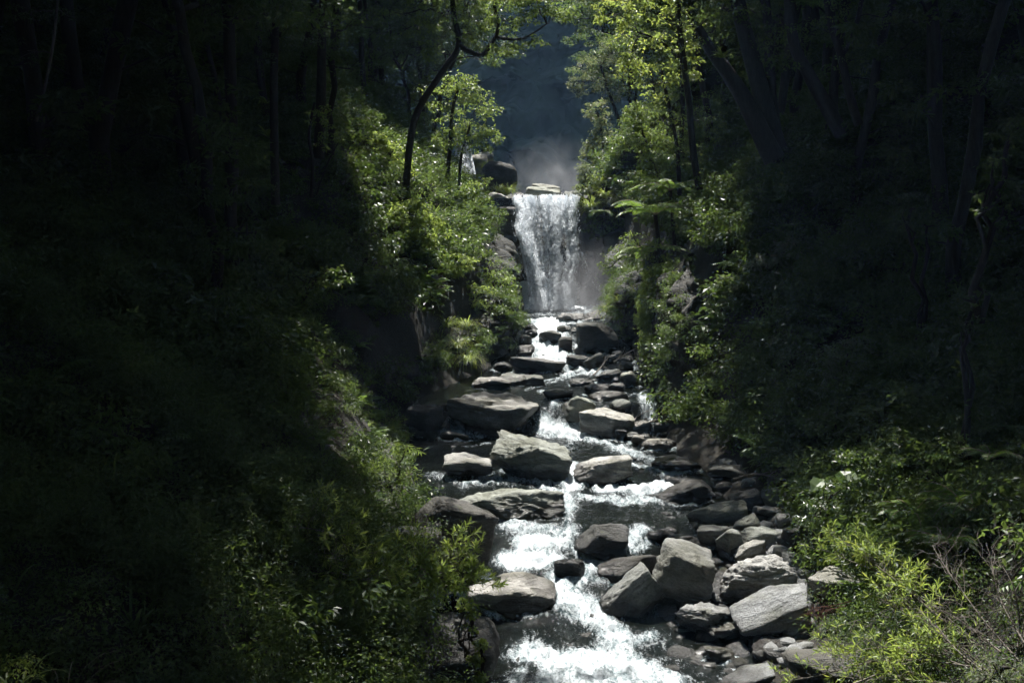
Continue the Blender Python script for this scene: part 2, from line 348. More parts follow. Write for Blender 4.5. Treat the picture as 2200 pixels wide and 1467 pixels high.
XWR = edge([(15, 3.8), (19, 3.5), (20.6, 2.9), (23, 1.9), (25, 2.4), (28, 3.9), (31, 4.2), (35, 4.2), (38, 4.5), (45, 4.8), (62, 4.5), (63, 3.3), (100, 5)])
CL = edge([(-60, 0.3), (18, 0.4), (26, 0.6), (35, 0.9), (43, 1.2), (48, 1.9), (56, 2.5), (62.2, 3.0), (62.5, 0.4), (90, 1.0), (140, 1)])
CR = edge([(-60, 0.3), (22, 0.3), (30, 0.5), (35, 2.0), (38, 3.2), (43, 4.0), (48, 2.2), (56, 3.0), (62.2, 4.0), (62.5, 0.8), (90, 1.0), (140, 1)])
SL = edge([(-60, 0.5), (0, 0.55), (18, 0.72), (30, 0.78), (45, 0.9), (60, 0.9), (90, 1.0), (140, 1.0)])
SR = edge([(-60, 0.5), (0, 0.5), (18, 0.62), (30, 0.72), (45, 0.85), (60, 0.95), (90, 1.0), (140, 1.0)])
def tz(x, y, noise=True):
    x = np.asarray(x, dtype=float); y = np.asarray(y, dtype=float)
    x, y = np.broadcast_arrays(x, y)
    w = wz(y); xl = XL(y); xr = XR(y); xw = np.minimum(XWR(y), xr - 0.2)
    bed = w - 0.45 + 0.75 * sstep(0, 1, (x - xw) / np.maximum(xr - xw, 0.2)) + 0.4 * sstep(0.5, 0, x - xl)
    el = np.clip(xl - x, 0, None); er = np.clip(x - xr, 0, None)
    rl = CL(y) * sstep(0.7, 1.7, el) + el * SL(y) + 0.010 * np.clip(el - 12, 0, None) ** 1.6
    rr = CR(y) * sstep(0.7, 1.7, er) + er * SR(y) + 0.010 * np.clip(er - 12, 0, None) ** 1.6
    z = bed + rl + rr
    z = z + 0.95 * np.clip(-8 - y, 0, None) * sstep(-8, -14, y)      # added unseen rise behind the camera, blocks low sky light
    if noise:
        n = fbm(xyz(x * 0.33, y * 0.33, 3.1), 4).reshape(x.shape) * 1.1 * sstep(0, 3, el + er) + fbm(xyz(x * 1.3, y * 1.3, 8.1), 3).reshape(x.shape) * 0.16
        z = z + n
    return z

# ground sheet: one mesh, fine near the stream, coarse far away
def spaced(breaks):
    out = []
    for (a, b, s) in breaks: out.append(np.arange(a, b, s))
    return np.concatenate(out + [[breaks[-1][1]]])
gx = spaced([(-150, -40, 6), (-40, -14, 1.2), (-14, 12, 0.22), (12, 40, 1.2), (40, 150, 6)])
gy = spaced([(-80, 0, 5), (0, 14, 0.8), (14, 62.2, 0.25), (62.2, 63.4, 0.06), (63.4, 90, 0.4), (90, 150, 3)])
X, Y = np.meshgrid(gx, gy)
Zg = tz(X, Y)
ground = obj('ground', mesh_np('ground', xyz(X, Y, Zg), grid_faces(len(gx), len(gy)), M['ground']))
tag(ground, kind='structure')

# the steep far side of the valley
mx_ = np.concatenate([np.linspace(-420, -60, 60), np.linspace(-58, 58, 200), np.linspace(60, 420, 60)]); mt = np.linspace(0, 1, 220)
U, T = np.meshgrid(mx_, mt)
ridge = fbm(xyz(U * 0.011, T * 0.6, 2.0), 5).reshape(U.shape)
det = fbm(xyz(U * 0.07 + T * 3, T * 14, 5.0), 5).reshape(U.shape)
hgt = 112 + 30 * fbm(xyz(U[0] * 0.006, 0 * U[0], 9.0), 4)[None, :]
crn = np.abs(fbm(xyz(U * 0.11, T * 18, 1.0), 3)).reshape(U.shape)
Ym = 170 + T * 36 + ridge * 22 + det * 8 - crn * 13 + 0.0004 * U ** 2 - 0.10 * U
Zm = -12 + T * hgt + det * 6
tag(obj('mountain', mesh_np('mountain', xyz(U, Ym, Zm), grid_faces(len(mx_), len(mt)), M['mountain'])), kind='structure')

# ------------------------------------------------------------------ water surface with foam
def stroke(pts, wpx, s=1.0):
    o = []
    for (px, py) in pts:
        d = hit(px, py); p = P(px, py, d); o.append((p[0], p[1]))
    return (np.array(o), ppx(wpx * 1.25, o[0][1]), s * 1.08)
STROKES = [
    stroke([(1120, 667), (1200, 667), (1285, 668)], 40, 1.2),
    stroke([(1180, 690), (1185, 725), (1170, 745), (1190, 770)], 38, 1.15),
    stroke([(1140, 690), (1235, 690)], 22, 0.8), stroke([(1240, 745), (1262, 765)], 14, 0.7),
    stroke([(1190, 770), (1235, 793), (1275, 800)], 26, 1.05), stroke([(1215, 806), (1330, 800), (1372, 790)], 14, 0.8),
    stroke([(1130, 838), (1220, 812)], 9, 0.5), stroke([(1385, 850), (1395, 900)], 18, 0.95), stroke([(1350, 850), (1390, 840)], 10, 0.5),
    stroke([(1180, 850), (1190, 875)], 14, 0.45),
    stroke([(1172, 922), (1225, 930), (1250, 926)], 26, 1.0), stroke([(1230, 935), (1215, 985), (1225, 1010)], 14, 0.45),
    stroke([(1262, 948), (1330, 945)], 16, 0.6), stroke([(1330, 965), (1400, 990), (1440, 1010)], 28, 0.72),
    stroke([(1225, 1000), (1222, 1030), (1230, 1045)], 24, 1.0), stroke([(1150, 1035), (1230, 1040)], 18, 0.72),
    stroke([(1000, 1040), (1060, 1030), (1120, 1032)], 20, 0.62), stroke([(930, 1020), (980, 1035)], 20, 0.5),
    stroke([(1290, 1052), (1370, 1054), (1440, 1042)], 20, 1.1), stroke([(1300, 1070), (1390, 1075)], 24, 0.62),
    stroke([(1240, 1060), (1225, 1090)], 20, 0.5), stroke([(1225, 1105), (1215, 1130)], 14, 0.55),
    stroke([(1095, 1130), (1150, 1135), (1220, 1140)], 30, 0.7), stroke([(1130, 1165), (1200, 1165)], 34, 1.0),
    stroke([(1090, 1205), (1160, 1205), (1190, 1200)], 28, 1.05), stroke([(1200, 1250), (1215, 1290)], 34, 0.95),
    stroke([(1380, 1135), (1340, 1180), (1280, 1210), (1240, 1250)], 24, 0.75), stroke([(1390, 1165), (1360, 1185)], 18, 0.6),
    stroke([(1240, 1300), (1290, 1340), (1330, 1370)], 42, 0.9), stroke([(1190, 1300), (1240, 1330)], 26, 0.6),
    stroke([(1140, 1410), (1210, 1425), (1300, 1420), (1380, 1440)], 56, 0.95), stroke([(1300, 1390), (1400, 1370)], 34, 0.62),
    stroke([(1180, 1460), (1330, 1462), (1440, 1460)], 46, 0.85), stroke([(1120, 1440), (1110, 1467)], 30, 0.6),
    stroke([(1160, 1045), (1215, 1062), (1225, 1095)], 20, 0.75), stroke([(1250, 1068), (1330, 1080), (1400, 1075)], 18, 0.7), stroke([(1235, 935), (1290, 950), (1320, 958)], 14, 0.7),
    stroke([(1165, 842), (1195, 856), (1190, 872)], 12, 0.75), stroke([(1130, 826), (1190, 815), (1240, 806)], 10, 0.65), stroke([(1360, 1000), (1430, 1020)], 18, 0.8), stroke([(1000, 960), (1050, 952)], 8, 0.5),
    stroke([(1560, 1462), (1640, 1468)], 16, 0.4),
]
ux = np.arange(-4, 5.2, 0.08); uy = np.arange(LIPY - 0.05, 95, 0.2)
X, Y = np.meshgrid(ux, uy)
ufo = 0.2 + 0.9 * sstep(1.2, 0.0, Y - LIPY) * sstep(-0.2, 0.3, X) * sstep(3.6, 3.2, X)
zu = wz(Y) - 0.02 + 0.05 * fbm(xyz(X * 2, Y * 1.5, 0), 3).reshape(X.shape)
tag(obj('upper_pool_water', mesh_np('upper_pool_water', xyz(X, Y, zu), grid_faces(len(ux), len(uy)), M['water'], {'foam': ufo.ravel()})), kind='structure')

# ------------------------------------------------------------------ waterfalls
def curtain(le, re, rows, dtop, dbot, nu, nv, seed, spread, dens_f, off=0.0):
    v = np.linspace(0, 1, nv); u = np.linspace(0, 1, nu)
    U, V = np.meshgrid(u, v)
    row = rows[0] + (rows[1] - rows[0]) * V
    L_ = np.interp(row, *zip(*le)); R_ = np.interp(row, *zip(*re))
    px = L_ + (R_ - L_) * U
    d = dtop + (dbot - dtop) * np.sqrt(V) - off
    st = fbm(xyz(U * 9, V * 1.6, seed), 4).reshape(U.shape)
    d = d - 0.12 - spread * np.abs(st) * 1.3 - (0.7 * np.exp(-((U - (0.10 + 0.25 * sstep(0.25, 1.0, V))) / 0.16) ** 2) * sstep(0.1, 0.35, V) if nu > 100 else 0)
    if nu > 100: d = d - 0.26 * fbm(xyz(U * 13, V * 15, seed + 8), 4).reshape(U.shape) * sstep(0.0, 0.12, V)
    k = (d / F)
    Xw = (px - 1100) * k + 0.10 * fbm(xyz(U * 7, V * 3, seed + 5), 3).reshape(U.shape)
    top = P(1100, rows[0], dtop)[2]; bot = P(1100, rows[1], dbot)[2]
    Zw = top + (bot - top) * V + 0.4 * fbm(xyz(U * 4, 0 * U, seed + 2), 3).reshape(U.shape) * (1 - V) ** 6
    dens = dens_f(U, V, st)
    return xyz(Xw, d, Zw), np.stack([Xw.ravel(), Zw.ravel(), np.full(Xw.size, seed)], 1), dens.ravel(), grid_faces(nu, nv)
wf = obj('waterfall', None, loc=(P(1185, 664, 61.5)[0], 61.5, P(1185, 664, 61.5)[2]))
wf_loc = np.array(wf.location)
LE = [(424, 1100), (450, 1107), (478, 1108), (490, 1104), (520, 1113), (560, 1122), (600, 1130), (640, 1136), (664, 1132)]
RE = [(424, 1238), (470, 1241), (530, 1244), (565, 1243), (590, 1234), (630, 1226), (664, 1236)]
def dA(U, V, st):
    d = 0.92 + 0.55 * sstep(0.25, 0.0, V) + 0.4 * sstep(0.8, 1.0, V)
    d = d + 0.42 * np.exp(-((U - (0.10 + 0.25 * sstep(0.25, 1.0, V))) / 0.13) ** 2) * sstep(0.15, 0.4, V)
    d = d - 0.75 * np.exp(-((U - 0.74) / 0.075) ** 2) * sstep(0.3, 0.42, V) * sstep(0.85, 0.6, V)
    d = d - 0.25 * np.exp(-((U - 0.45) / 0.10) ** 2) * sstep(0.1, 0.3, V) * sstep(0.95, 0.7, V)
    d = d + 0.3 * np.exp(-((U - 0.60) / 0.05) ** 2) * sstep(0.15, 0.3, V)
    for u_, w_, v_ in ((0.13, 0.03, 0.22), (0.40, 0.035, 0.30), (0.66, 0.03, 0.2), (0.87, 0.035, 0.4)): d = d - 0.85 * np.exp(-((U - u_ - 0.03 * V) / w_) ** 2) * sstep(v_, 0.0, V)
    d = d + 0.25 * st - 0.5 * sstep(0.05, 0.0, U) - 0.5 * sstep(0.95, 1.0, U)
    return d
for k, (off, sp, sd_, dd) in enumerate([(0.0, 0.35, 1.3, 0.0), (0.28, 0.5, 7.7, -0.62)]):
    v, fl, de, fc = curtain(LE, RE, (424, 664), LIPY, 59.8, 140, 220, sd_, sp, lambda U, V, st: dA(U, V, st) + dd, off)
    obj('water_sheet', mesh_np('water_sheet', v - wf_loc, fc, M['fall'], {'flow': fl, 'dens': de}), wf)
dr = np.random.RandomState(4)
Vd = dr.uniform(0, 1, 300000); Ud = dr.uniform(-0.03, 1.03, 300000)
std = fbm(xyz(Ud * 9, Vd * 1.3, 5.5), 4); cl_ = fbm(xyz(Ud * 16, Vd * 14, 2.5), 3)
keep = dr.uniform(size=300000) < np.clip(0.55 * (dA(Ud, Vd, std) - 0.72) + 0.9 * std + 0.7 * cl_, 0.01, 0.8); Vd = Vd[keep][:60000]; Ud = Ud[keep][:60000]; nd = len(Vd); rowd = 424 + 240 * Vd
pxd = np.interp(rowd, *zip(*LE)); pxd = pxd + (np.interp(rowd, *zip(*RE)) - pxd) * Ud
dd_ = LIPY - 2.9 * np.sqrt(Vd) - 0.25 - np.abs(dr.normal(0, 0.4, nd)) * (0.3 + Vd) - 0.5 * np.exp(-((Ud - (0.10 + 0.25 * sstep(0.25, 1.0, Vd))) / 0.16) ** 2) * sstep(0.1, 0.35, Vd)
pd = np.stack([(pxd - 1100) * dd_ / F, dd_, P(1100, 424, LIPY)[2] + (P(1100, 664, 59.8)[2] - P(1100, 424, LIPY)[2]) * Vd], 1) + dr.normal(0, 0.05, (nd, 3))
tet = np.array([[0, 0, 7.0], [1, 0, -.6], [-.5, .87, -.6], [-.5, -.87, -.6]]); sz_ = dr.uniform(0.004, 0.015, nd)
dv_ = (pd[:, None] + tet[None] * sz_[:, None, None]).reshape(-1, 3); bi = (np.arange(nd) * 4)[:, None, None] + np.array([[0, 1, 2], [0, 2, 3], [0, 3, 1], [1, 3, 2]])[None]
wm, nt, out = newmat('water_drops'); pw = N(nt, 'ShaderNodeBsdfPrincipled', i_Roughness=0.3); pw.inputs['Base Color'].default_value = (0.85, 0.9, 0.95, 1); nt.links.new(pw.outputs[0], out.inputs[0])
so = obj('spray_drops', mesh_np('spray_drops', dv_ - wf_loc, bi.reshape(-1, 3), wm), wf); so['kind'] = 'stuff'
tag(wf, 'tall white waterfall pouring over the dark rock ledge into the stream', 'waterfall')
wf2 = obj('waterfall', None, loc=(P(1000, 370, 80)[0], 80, P(1000, 372, 80)[2]))
v, fl, de, fc = curtain([(312, 978), (375, 980)], [(312, 1012), (375, 1022)], (312, 376), 80.6, 80.0, 40, 50, 3.3, 0.2, lambda U, V, st: 0.75 + 0.3 * st, 0)
obj('water_sheet', mesh_np('water_sheet', v - np.array(wf2.location), fc, M['fall'], {'flow': fl, 'dens': de}), wf2)
tag(wf2, 'small bluish upper cascade glimpsed through leaves above the main fall', 'waterfall')
# a thin side trickle right of the main fall
wf3 = obj('waterfall', None, loc=(P(1280, 610, 60.8)[0], 60.8, P(1280, 610, 60.8)[2]))
v, fl, de, fc = curtain([(540, 1247), (580, 1252), (625, 1284)], [(540, 1253), (580, 1264), (625, 1300)], (540, 625), 61.1, 60.6, 16, 60, 9.3, 0.15, lambda U, V, st: 0.45 - 0.3 * V + 0.3 * st, 0)
obj('water_sheet', mesh_np('water_sheet', v - np.array(wf3.location), fc, M['fall'], {'flow': fl, 'dens': de}), wf3)
tag(wf3, 'thin side trickle slanting down the rock face right of the waterfall', 'waterfall')

# rock face behind the fall
def cliff(name, label, px0, px1, r0, r1, d, seed, depth=0.9, mat='rock_dark', nu=110, nv=110, lean=0.0, bulge=0.0):
    u = np.linspace(0, 1, nu); v = np.linspace(0, 1, nv); U, V = np.meshgrid(u, v)
    a = P(px0, r1, d); b = P(px1, r0, d)
    Xw = a[0] + (b[0] - a[0]) * U; Zw = a[2] + (b[2] - a[2]) * V
    n = fbm(xyz(Xw * 0.5, Zw * 0.8, seed), 5).reshape(U.shape)
    led = np.abs(fbm(xyz(Xw * 0.35, Zw * 1.9 + Xw * 0.3, seed + 4), 4)).reshape(U.shape)
    Yw = d + lean * V - depth * (n + 0.9 * led) - bulge * np.sin(np.pi * U) + 2.0 * (np.abs(2 * U - 1) ** 6) + 1.3 * sstep(0.9, 1.0, V)
    c = np.array([(a[0] + b[0]) / 2, d, a[2]])
    pts = xyz(Xw, Yw, Zw)
    wet = np.ones(pts.shape[0])
    o = obj(name, mesh_np(name, pts - c, grid_faces(nu, nv), M[mat], {'rest': pts * 0.8, 'wet': wet}), loc=c)
    return tag(o, label, 'cliff')
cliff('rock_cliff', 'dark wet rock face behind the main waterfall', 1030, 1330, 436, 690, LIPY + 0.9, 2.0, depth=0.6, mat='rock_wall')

def wall(label, plan, h, seed, top_back=0.8, amp=0.45, nu=90, nv=70, bot=-0.6):
    plan = np.asarray(plan, float); L_ = np.concatenate([[0], np.cumsum(np.linalg.norm(np.diff(plan, axis=0), axis=1))])
    u = np.linspace(0, L_[-1], nu); px_ = np.interp(u, L_, plan[:, 0]); py_ = np.interp(u, L_, plan[:, 1]); hh = np.interp(u, np.linspace(0, L_[-1], len(h)), h)
    tx, ty = np.gradient(px_), np.gradient(py_); ln = np.hypot(tx, ty); nx, ny = -ty / ln, tx / ln
    if np.mean(nx) * (1.9 - np.mean(px_)) < 0: nx, ny = -nx, -ny
    v = np.linspace(0, 1, nv); U, V = np.meshgrid(u, v); B0 = wz(py_)[None, :] + bot
    top = hh[None, :] * (1 + 0.35 * fbm(xyz(u * 0.7, 0 * u, seed), 3)[None, :])
    Z = B0 + (top - bot) * V
    q = xyz(U * 0.55, Z * 0.9, seed + 0 * U)
    n = fbm(q, 5).reshape(U.shape); lay = fbm(xyz(U * 0.5, Z * 3.2 + U * 0.5, seed + 3 + 0 * U), 4).reshape(U.shape)
    blk = np.round(fbm(xyz(U * 0.8, Z * 0.7, seed + 9 + 0 * U), 2).reshape(U.shape) * 5) / 5
    off = amp * (1.1 * n + 0.4 * lay + 0.8 * blk) - top_back * sstep(0.7, 1.0, V) ** 2 * 1.6 - 0.25 * top_back * V - 1.2 * (np.abs(2 * U / L_[-1] - 1) ** 14)
    Xw = px_[None, :] + nx[None, :] * off; Yw = py_[None, :] + ny[None, :] * off
    pts = xyz(Xw, Yw, Z); c = np.array([px_.mean(), py_.mean(), float(B0.min())])
    wet = 0.9 * sstep(0.35, 0.05, (Z - wz(Yw)).ravel() + 0.3 * n.ravel())
    o = obj('rock_wall', mesh_np('rock_wall', pts - c, grid_faces(nu, nv), M['rock_wall'], {'rest': pts * 0.9, 'wet': wet}), loc=c)
    WALLS.append((pts.reshape(nv, nu, 3), nx, ny))
    return tag(o, label, 'rock wall', 'rock walls of the gorge')
WALLS = []

# ------------------------------------------------------------------ rocks
_ico = {}
def ico(s):
    if s not in _ico:
        bm = bmesh.new(); bmesh.ops.create_icosphere(bm, subdivisions=s, radius=1.0)
        v = np.array([x.co[:] for x in bm.verts]); f = np.array([[q.index for q in x.verts] for x in bm.faces]); bm.free()
        v /= np.linalg.norm(v, axis=1)[:, None]; _ico[s] = (v, f)
    return _ico[s]
def rotm(yaw, roll, pitch):
    return np.array(Matrix.Rotation(yaw, 3, 'Z') @ Matrix.Rotation(roll, 3, 'Y') @ Matrix.Rotation(pitch, 3, 'X'))
def rock_shape(seed, half, sub, sharp=9.0, rough=1.0, flat_top=0.75, nplanes=10):
    rs = np.random.RandomState(seed)
    d, f = ico(sub)
    n = rs.normal(size=(nplanes, 3)); n /= np.linalg.norm(n, axis=1)[:, None]
    h = rs.uniform(0.6, 0.98, nplanes)
    ax = np.array([[1, 0, 0], [-1, 0, 0], [0, 1, 0], [0, -1, 0], [0.12 * rs.normal(), 0.12 * rs.normal() - 0.1, 1], [0, 0, -1.0]])
    ax /= np.linalg.norm(ax, axis=1)[:, None]
    n = np.concatenate([n, ax]); h = np.concatenate([h, [1, 1, 1, 1, flat_top, 1.0]])
    q = np.clip(d @ n.T, 0, None) / h
    sharp = sharp * 4.0
    r = (q ** sharp).sum(1) ** (-1.0 / sharp)
    p = d * r[:, None]
    lo, hi = p.min(0), p.max(0); p = (p - (lo + hi) / 2) / ((hi - lo) / 2)
    p = p * np.asarray(half)
    s = float(np.mean(half))
    q = p / s
    # schist: the foliation dips through the stone, so the surface breaks into thin ledges along it
    tl = rs.normal(size=2) * 0.35; qs = q[:, 2] + tl[0] * q[:, 0] + tl[1] * q[:, 1]
    wq = fbm(q * 0.9 + seed, 3)
    e1 = fbm(q * 1.2 + seed * 3.7, 3)
    lay = fbm(np.stack([q[:, 0] * 1.1, q[:, 1] * 1.1, qs * 8 + wq * 2], 1) + seed, 4)
    lay2 = fbm(np.stack([q[:, 0] * 3, q[:, 1] * 3, qs * 22 + wq * 4], 1) - seed, 3)
    cr = np.abs(fbm(np.stack([q[:, 0] * 1.7, q[:, 1] * 1.7, qs * 3.0], 1) - seed, 3))
    disp = rough * s * (0.12 * e1 + 0.11 * lay + 0.055 * lay2 - 0.45 * np.clip(0.09 - cr, 0, 1) + 0.025 * fbm(q * 9, 2))
    p = p + d * disp[:, None]
    return p, f
def rock(label, px, w, row0, row1, tilt=0, d=None, mat='rock', sub=4, seed=None, deep=0.8, yaw=0, sharp=9.0, rough=1.0, group=None, dz=0.0, name='boulder', flat=0.75, roll=None, dry=False):
    """px: centre column, w: length along the stone in photo px; row0/row1: top and waterline rows; tilt: degrees of its long axis in view"""
    global _seed
    _seed += 1
    seed = _seed if seed is None else seed
    if d is None: d = hit(px, row1, dz)
    phi = math.atan2(row1 - 560, F)
    sx = ppx(w, d) / 2; H = ppx(row1 - row0, d); sy = sx * deep
    sz = max((H / 2 - sy * math.sin(phi)) / math.cos(phi), 0.28 * min(sx, 1.0))
    zb = P(px, row1, d)[2]; top = zb + 2 * sz
    sz2 = sz * 1.2
    c = np.array([P(px, row1, d)[0], d + sy * 0.55, top - sz2])
    p, f = rock_shape(seed, (sx, sy, sz2), sub, sharp, rough, flat)
    rest = p.copy()
    Rm = rotm(R(yaw), R(tilt), 0)
    p = p @ Rm.T
    c[0] += (P(px, row1, c[1])[0] - c[0])
    wpos = p + c
    wt = 0 if dry else 1
    nz = fbm(wpos * 2.2, 3)
    wet = wt * sstep(0.46, 0.2, wpos[:, 2] - wz(wpos[:, 1]) + 0.2 * nz)
    o = obj(name, mesh_np(name, p, f, M[mat], {'rest': rest, 'wet': wet}), loc=c)
    tag(o, label, 'boulder' if name == 'boulder' else name, group)
    ROCKS.append((c, max(sx, sy))); STONES.append((c, (sx, sy)))
    return o
_seed = 100; ROCKS = []; STONES = []
G1 = 'boulders in and beside the stream'
B = lambda *a, **k: rock(*a, group=G1, **k)
# --- middle reach
B('huge grey boulder with broad sunlit top, largest in mid stream', 1062, 210, 828, 940, d=36.3, sub=5, deep=0.72, sharp=8, seed=11, flat=0.7, tilt=4, rough=1.1)
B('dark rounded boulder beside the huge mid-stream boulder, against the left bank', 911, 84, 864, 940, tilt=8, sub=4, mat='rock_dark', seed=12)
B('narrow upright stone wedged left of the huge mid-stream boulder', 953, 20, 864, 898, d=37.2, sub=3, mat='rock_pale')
B('flat sunlit slab just upstream of the huge mid-stream boulder', 1120, 100, 795, 836, d=41.5, sub=4, deep=0.9, mat='rock_pale', seed=14)
B('sunlit lump leaning on the flat slab behind the huge boulder', 1056, 84, 805, 843, d=40.4, sub=4, deep=0.8, seed=15)
B('long low dark rock lying across the pool below the upper rapids', 1156, 122, 776, 802, tilt=4, sub=4, deep=0.45, mat='rock_dark')
B('small dark rock at the left end of the long low rock', 1080, 40, 776, 798, sub=3, mat='rock_dark')
B('pointed wedge of rock right of the upper pool', 1308, 54, 793, 824, sub=4, tilt=-12, mat='rock_dark', sharp=16)
B('rounded rock at the foot of the vine-covered wall', 1354, 38, 795, 832, sub=3, tilt=-14)
B('dark rock in front of the pointed wedge, left one of two', 1280, 52, 821, 853, sub=4, mat='rock_dark')
B('dark rock in front of the pointed wedge, right one of two', 1321, 40, 820, 847, sub=3, mat='rock_dark')
B('triangular rock with a sharp sunlit ridge, mid stream', 1309, 80, 829, 878, sub=4, sharp=22, tilt=-22, d=37.9, deep=0.55, rough=0.5, seed=22)
B('broad slab sloping into the chute right of the huge boulder', 1244, 86, 845, 918, d=36.9, sub=4, tilt=24, deep=0.8, mat='rock_pale', seed=23)
B('long rounded boulder with grey mottled flank below the triangular rock', 1303, 122, 872, 930, d=36.0, sub=5, tilt=2, deep=0.55, mat='rock_pale', sharp=6, seed=25)
B('small tilted stone in front of the triangular rock', 1332, 46, 854, 880, d=37.0, sub=3, tilt=-16)
B('low dark rock awash in the pool above the chute', 1200, 70, 838, 858, sub=3, mat='rock_dark')
B('flat dark rock beside the upper pool outlet', 1250, 56, 813, 830, sub=3, mat='rock_dark')
B('grey rock under the end of the right buttress', 1376, 50, 900, 930, sub=3, tilt=-10)
B('dark square stone at the foot of the right buttress', 1417, 38, 903, 932, sub=3, mat='rock_dark', sharp=18)
B('small dark stone at the water edge below the long rounded boulder', 1334, 26, 919, 945, sub=3, mat='rock_dark')
B('small round stone in the group below the right buttress', 1358, 32, 924, 946, sub=3)
B('small pale stone in the group below the right buttress', 1369, 30, 932, 957, sub=3, mat='rock_pale')
B('bright pale boulder at the right water edge', 1416, 78, 935, 969, sub=4, mat='rock_pale', tilt=-4, deep=0.7)
B('craggy sunlit boulder in the centre of the stream', 1139, 164, 930, 1029, sub=5, deep=0.75, tilt=14, sharp=9, seed=31, rough=1.5)
B('low boulder left of the craggy central boulder', 1006, 110, 966, 1026, sub=4, tilt=8, deep=0.7, seed=32)
B('rounded dark-flanked boulder right of the craggy central boulder', 1295, 124, 970, 1041, sub=5, deep=0.7, sharp=7, seed=33, rough=1.2)
B('long flat slab with dappled sunlight near the left bank', 1092, 246, 1037, 1115, sub=5, deep=0.42, tilt=1, sharp=12, seed=34, flat=0.85)
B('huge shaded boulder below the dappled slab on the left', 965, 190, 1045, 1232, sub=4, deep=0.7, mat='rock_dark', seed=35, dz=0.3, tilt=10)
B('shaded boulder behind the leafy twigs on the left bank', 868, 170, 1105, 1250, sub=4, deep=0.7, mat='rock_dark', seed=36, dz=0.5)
B('wet black boulder splitting the current in mid rapids', 1292, 120, 1110, 1197, sub=4, deep=0.75, mat='rock_dark', seed=37, tilt=2)
B('small wet black rock in white water', 1224, 72, 1188, 1240, sub=4, mat='rock_dark', tilt=-8, seed=38)
B('small wet rock at the upper edge of the rapids', 1420, 60, 1130, 1165, sub=3, mat='rock_dark')
B('low dark ledge on the right margin of the pool', 1450, 110, 972, 1016, sub=3, mat='rock_dark', tilt=3)
B('dark sloping slab on the right margin below the pool', 1470, 120, 1026, 1082, sub=4, mat='rock_dark', tilt=-24)
B('thin pale stone lying in the quiet left pool', 976, 62, 928, 947, sub=3, tilt=8, deep=0.4)
# --- lower reach
B('oval boulder with sunlit upper side left of the lower rapids', 1100, 196, 1218, 1316, sub=5, deep=0.6, sharp=6, tilt=2, seed=41, rough=0.7)
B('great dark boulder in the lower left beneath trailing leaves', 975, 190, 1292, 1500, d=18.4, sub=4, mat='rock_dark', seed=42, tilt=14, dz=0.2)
B('dark slab at the centre of the right rock bar edge', 1352, 140, 1180, 1254, sub=4, mat='rock_dark', tilt=-14, deep=0.5, seed=43)
B('tilted fin-like boulder with pale upper edge by the rapids', 1358, 132, 1222, 1322, sub=5, tilt=-36, deep=0.55, sharp=9, seed=44, mat='rock')
B('big rounded boulder with pale right shoulder on the rock bar', 1474, 142, 1152, 1290, sub=5, tilt=22, deep=0.8, sharp=8, seed=45, dz=0.2, mat='rock_pale')
B('small lit boulder behind the big rounded boulder', 1532, 78, 1118, 1168, sub=4, dz=0.2, seed=46)
B('long thin slab lying on the right bank gravel', 1540, 132, 1074, 1122, sub=4, tilt=-12, deep=0.35, sharp=16, dz=0.2, seed=47, mat='rock_pale')
B('fluted rock between the small lit boulders', 1566, 60, 1128, 1192, sub=4, tilt=20, dz=0.2, seed=48)
B('square grey boulder at the top of the rock bar', 1636, 98, 1120, 1170, sub=4, sharp=14, dz=0.25, seed=49, tilt=5)
B('pale leaning stone between square and small lit boulders', 1602, 58, 1106, 1138, sub=3, tilt=-24, dz=0.25, mat='rock_pale')
B('smooth pale slab above the great striped boulder', 1612, 76, 1158, 1202, sub=4, tilt=-22, mat='rock_pale', deep=0.5, dz=0.25, seed=51)
B('great striped boulder with cracked face on the rock bar', 1630, 168, 1175, 1284, sub=5, tilt=-8, deep=0.7, dz=0.25, seed=52, rough=1.6)
B('broad smooth boulder in leaf shadow, lowest big one on the bar', 1664, 180, 1240, 1362, sub=5, tilt=-20, deep=0.8, sharp=7, dz=0.2, seed=53, rough=0.7)
B('rugged sunlit boulder at the water edge of the rock bar', 1512, 124, 1284, 1354, sub=5, tilt=6, deep=0.7, dz=0.1, seed=54, rough=1.5)
B('jagged stone under the rugged sunlit boulder', 1553, 80, 1330, 1366, sub=4, tilt=-4, dz=0.15, seed=55, rough=1.4)
B('small block of stone low on the rock bar', 1543, 76, 1374, 1416, sub=4, tilt=8, sharp=16, dz=0.05, seed=56)
B('little pale stone near the bottom of the rock bar', 1592, 32, 1408, 1440, sub=3, dz=0.05, mat='rock_pale')
B('smooth wet slab at the bottom edge of the rock bar', 1604, 130, 1434, 1490, sub=4, tilt=-14, dz=0.05, mat='rock', seed=58)
B('dark stone leaning at the upper right of the bar', 1602, 72, 1046, 1088, sub=3, mat='rock_dark', tilt=-16, dz=0.25)
B('dark angular stone beside the thin slab', 1662, 62, 1038, 1088, sub=3, dz=0.3, sharp=14)
B('grey stone half hidden by leaves at the right of the bar', 1694, 52, 1098, 1136, sub=3, dz=0.35)
B('dark stone at the back of the bar near the leafy shrub', 1704, 54, 1122, 1172, sub=3, dz=0.35, mat='rock_dark')
B('flat small stone between thin slab and square boulder', 1658, 64, 1086, 1108, sub=3, dz=0.3)
B('grey boulder beneath the arching leafy branches', 1800, 130, 1206, 1280, sub=4, d=20.5, seed=61, dz=0.4)
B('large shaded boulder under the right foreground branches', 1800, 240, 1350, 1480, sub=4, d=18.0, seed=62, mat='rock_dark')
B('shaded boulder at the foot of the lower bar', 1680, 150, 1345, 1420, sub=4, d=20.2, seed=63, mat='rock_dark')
B('dark round stone at the top right corner of the bar', 1680, 60, 1010, 1045, sub=3, d=28.0, mat='rock_dark')
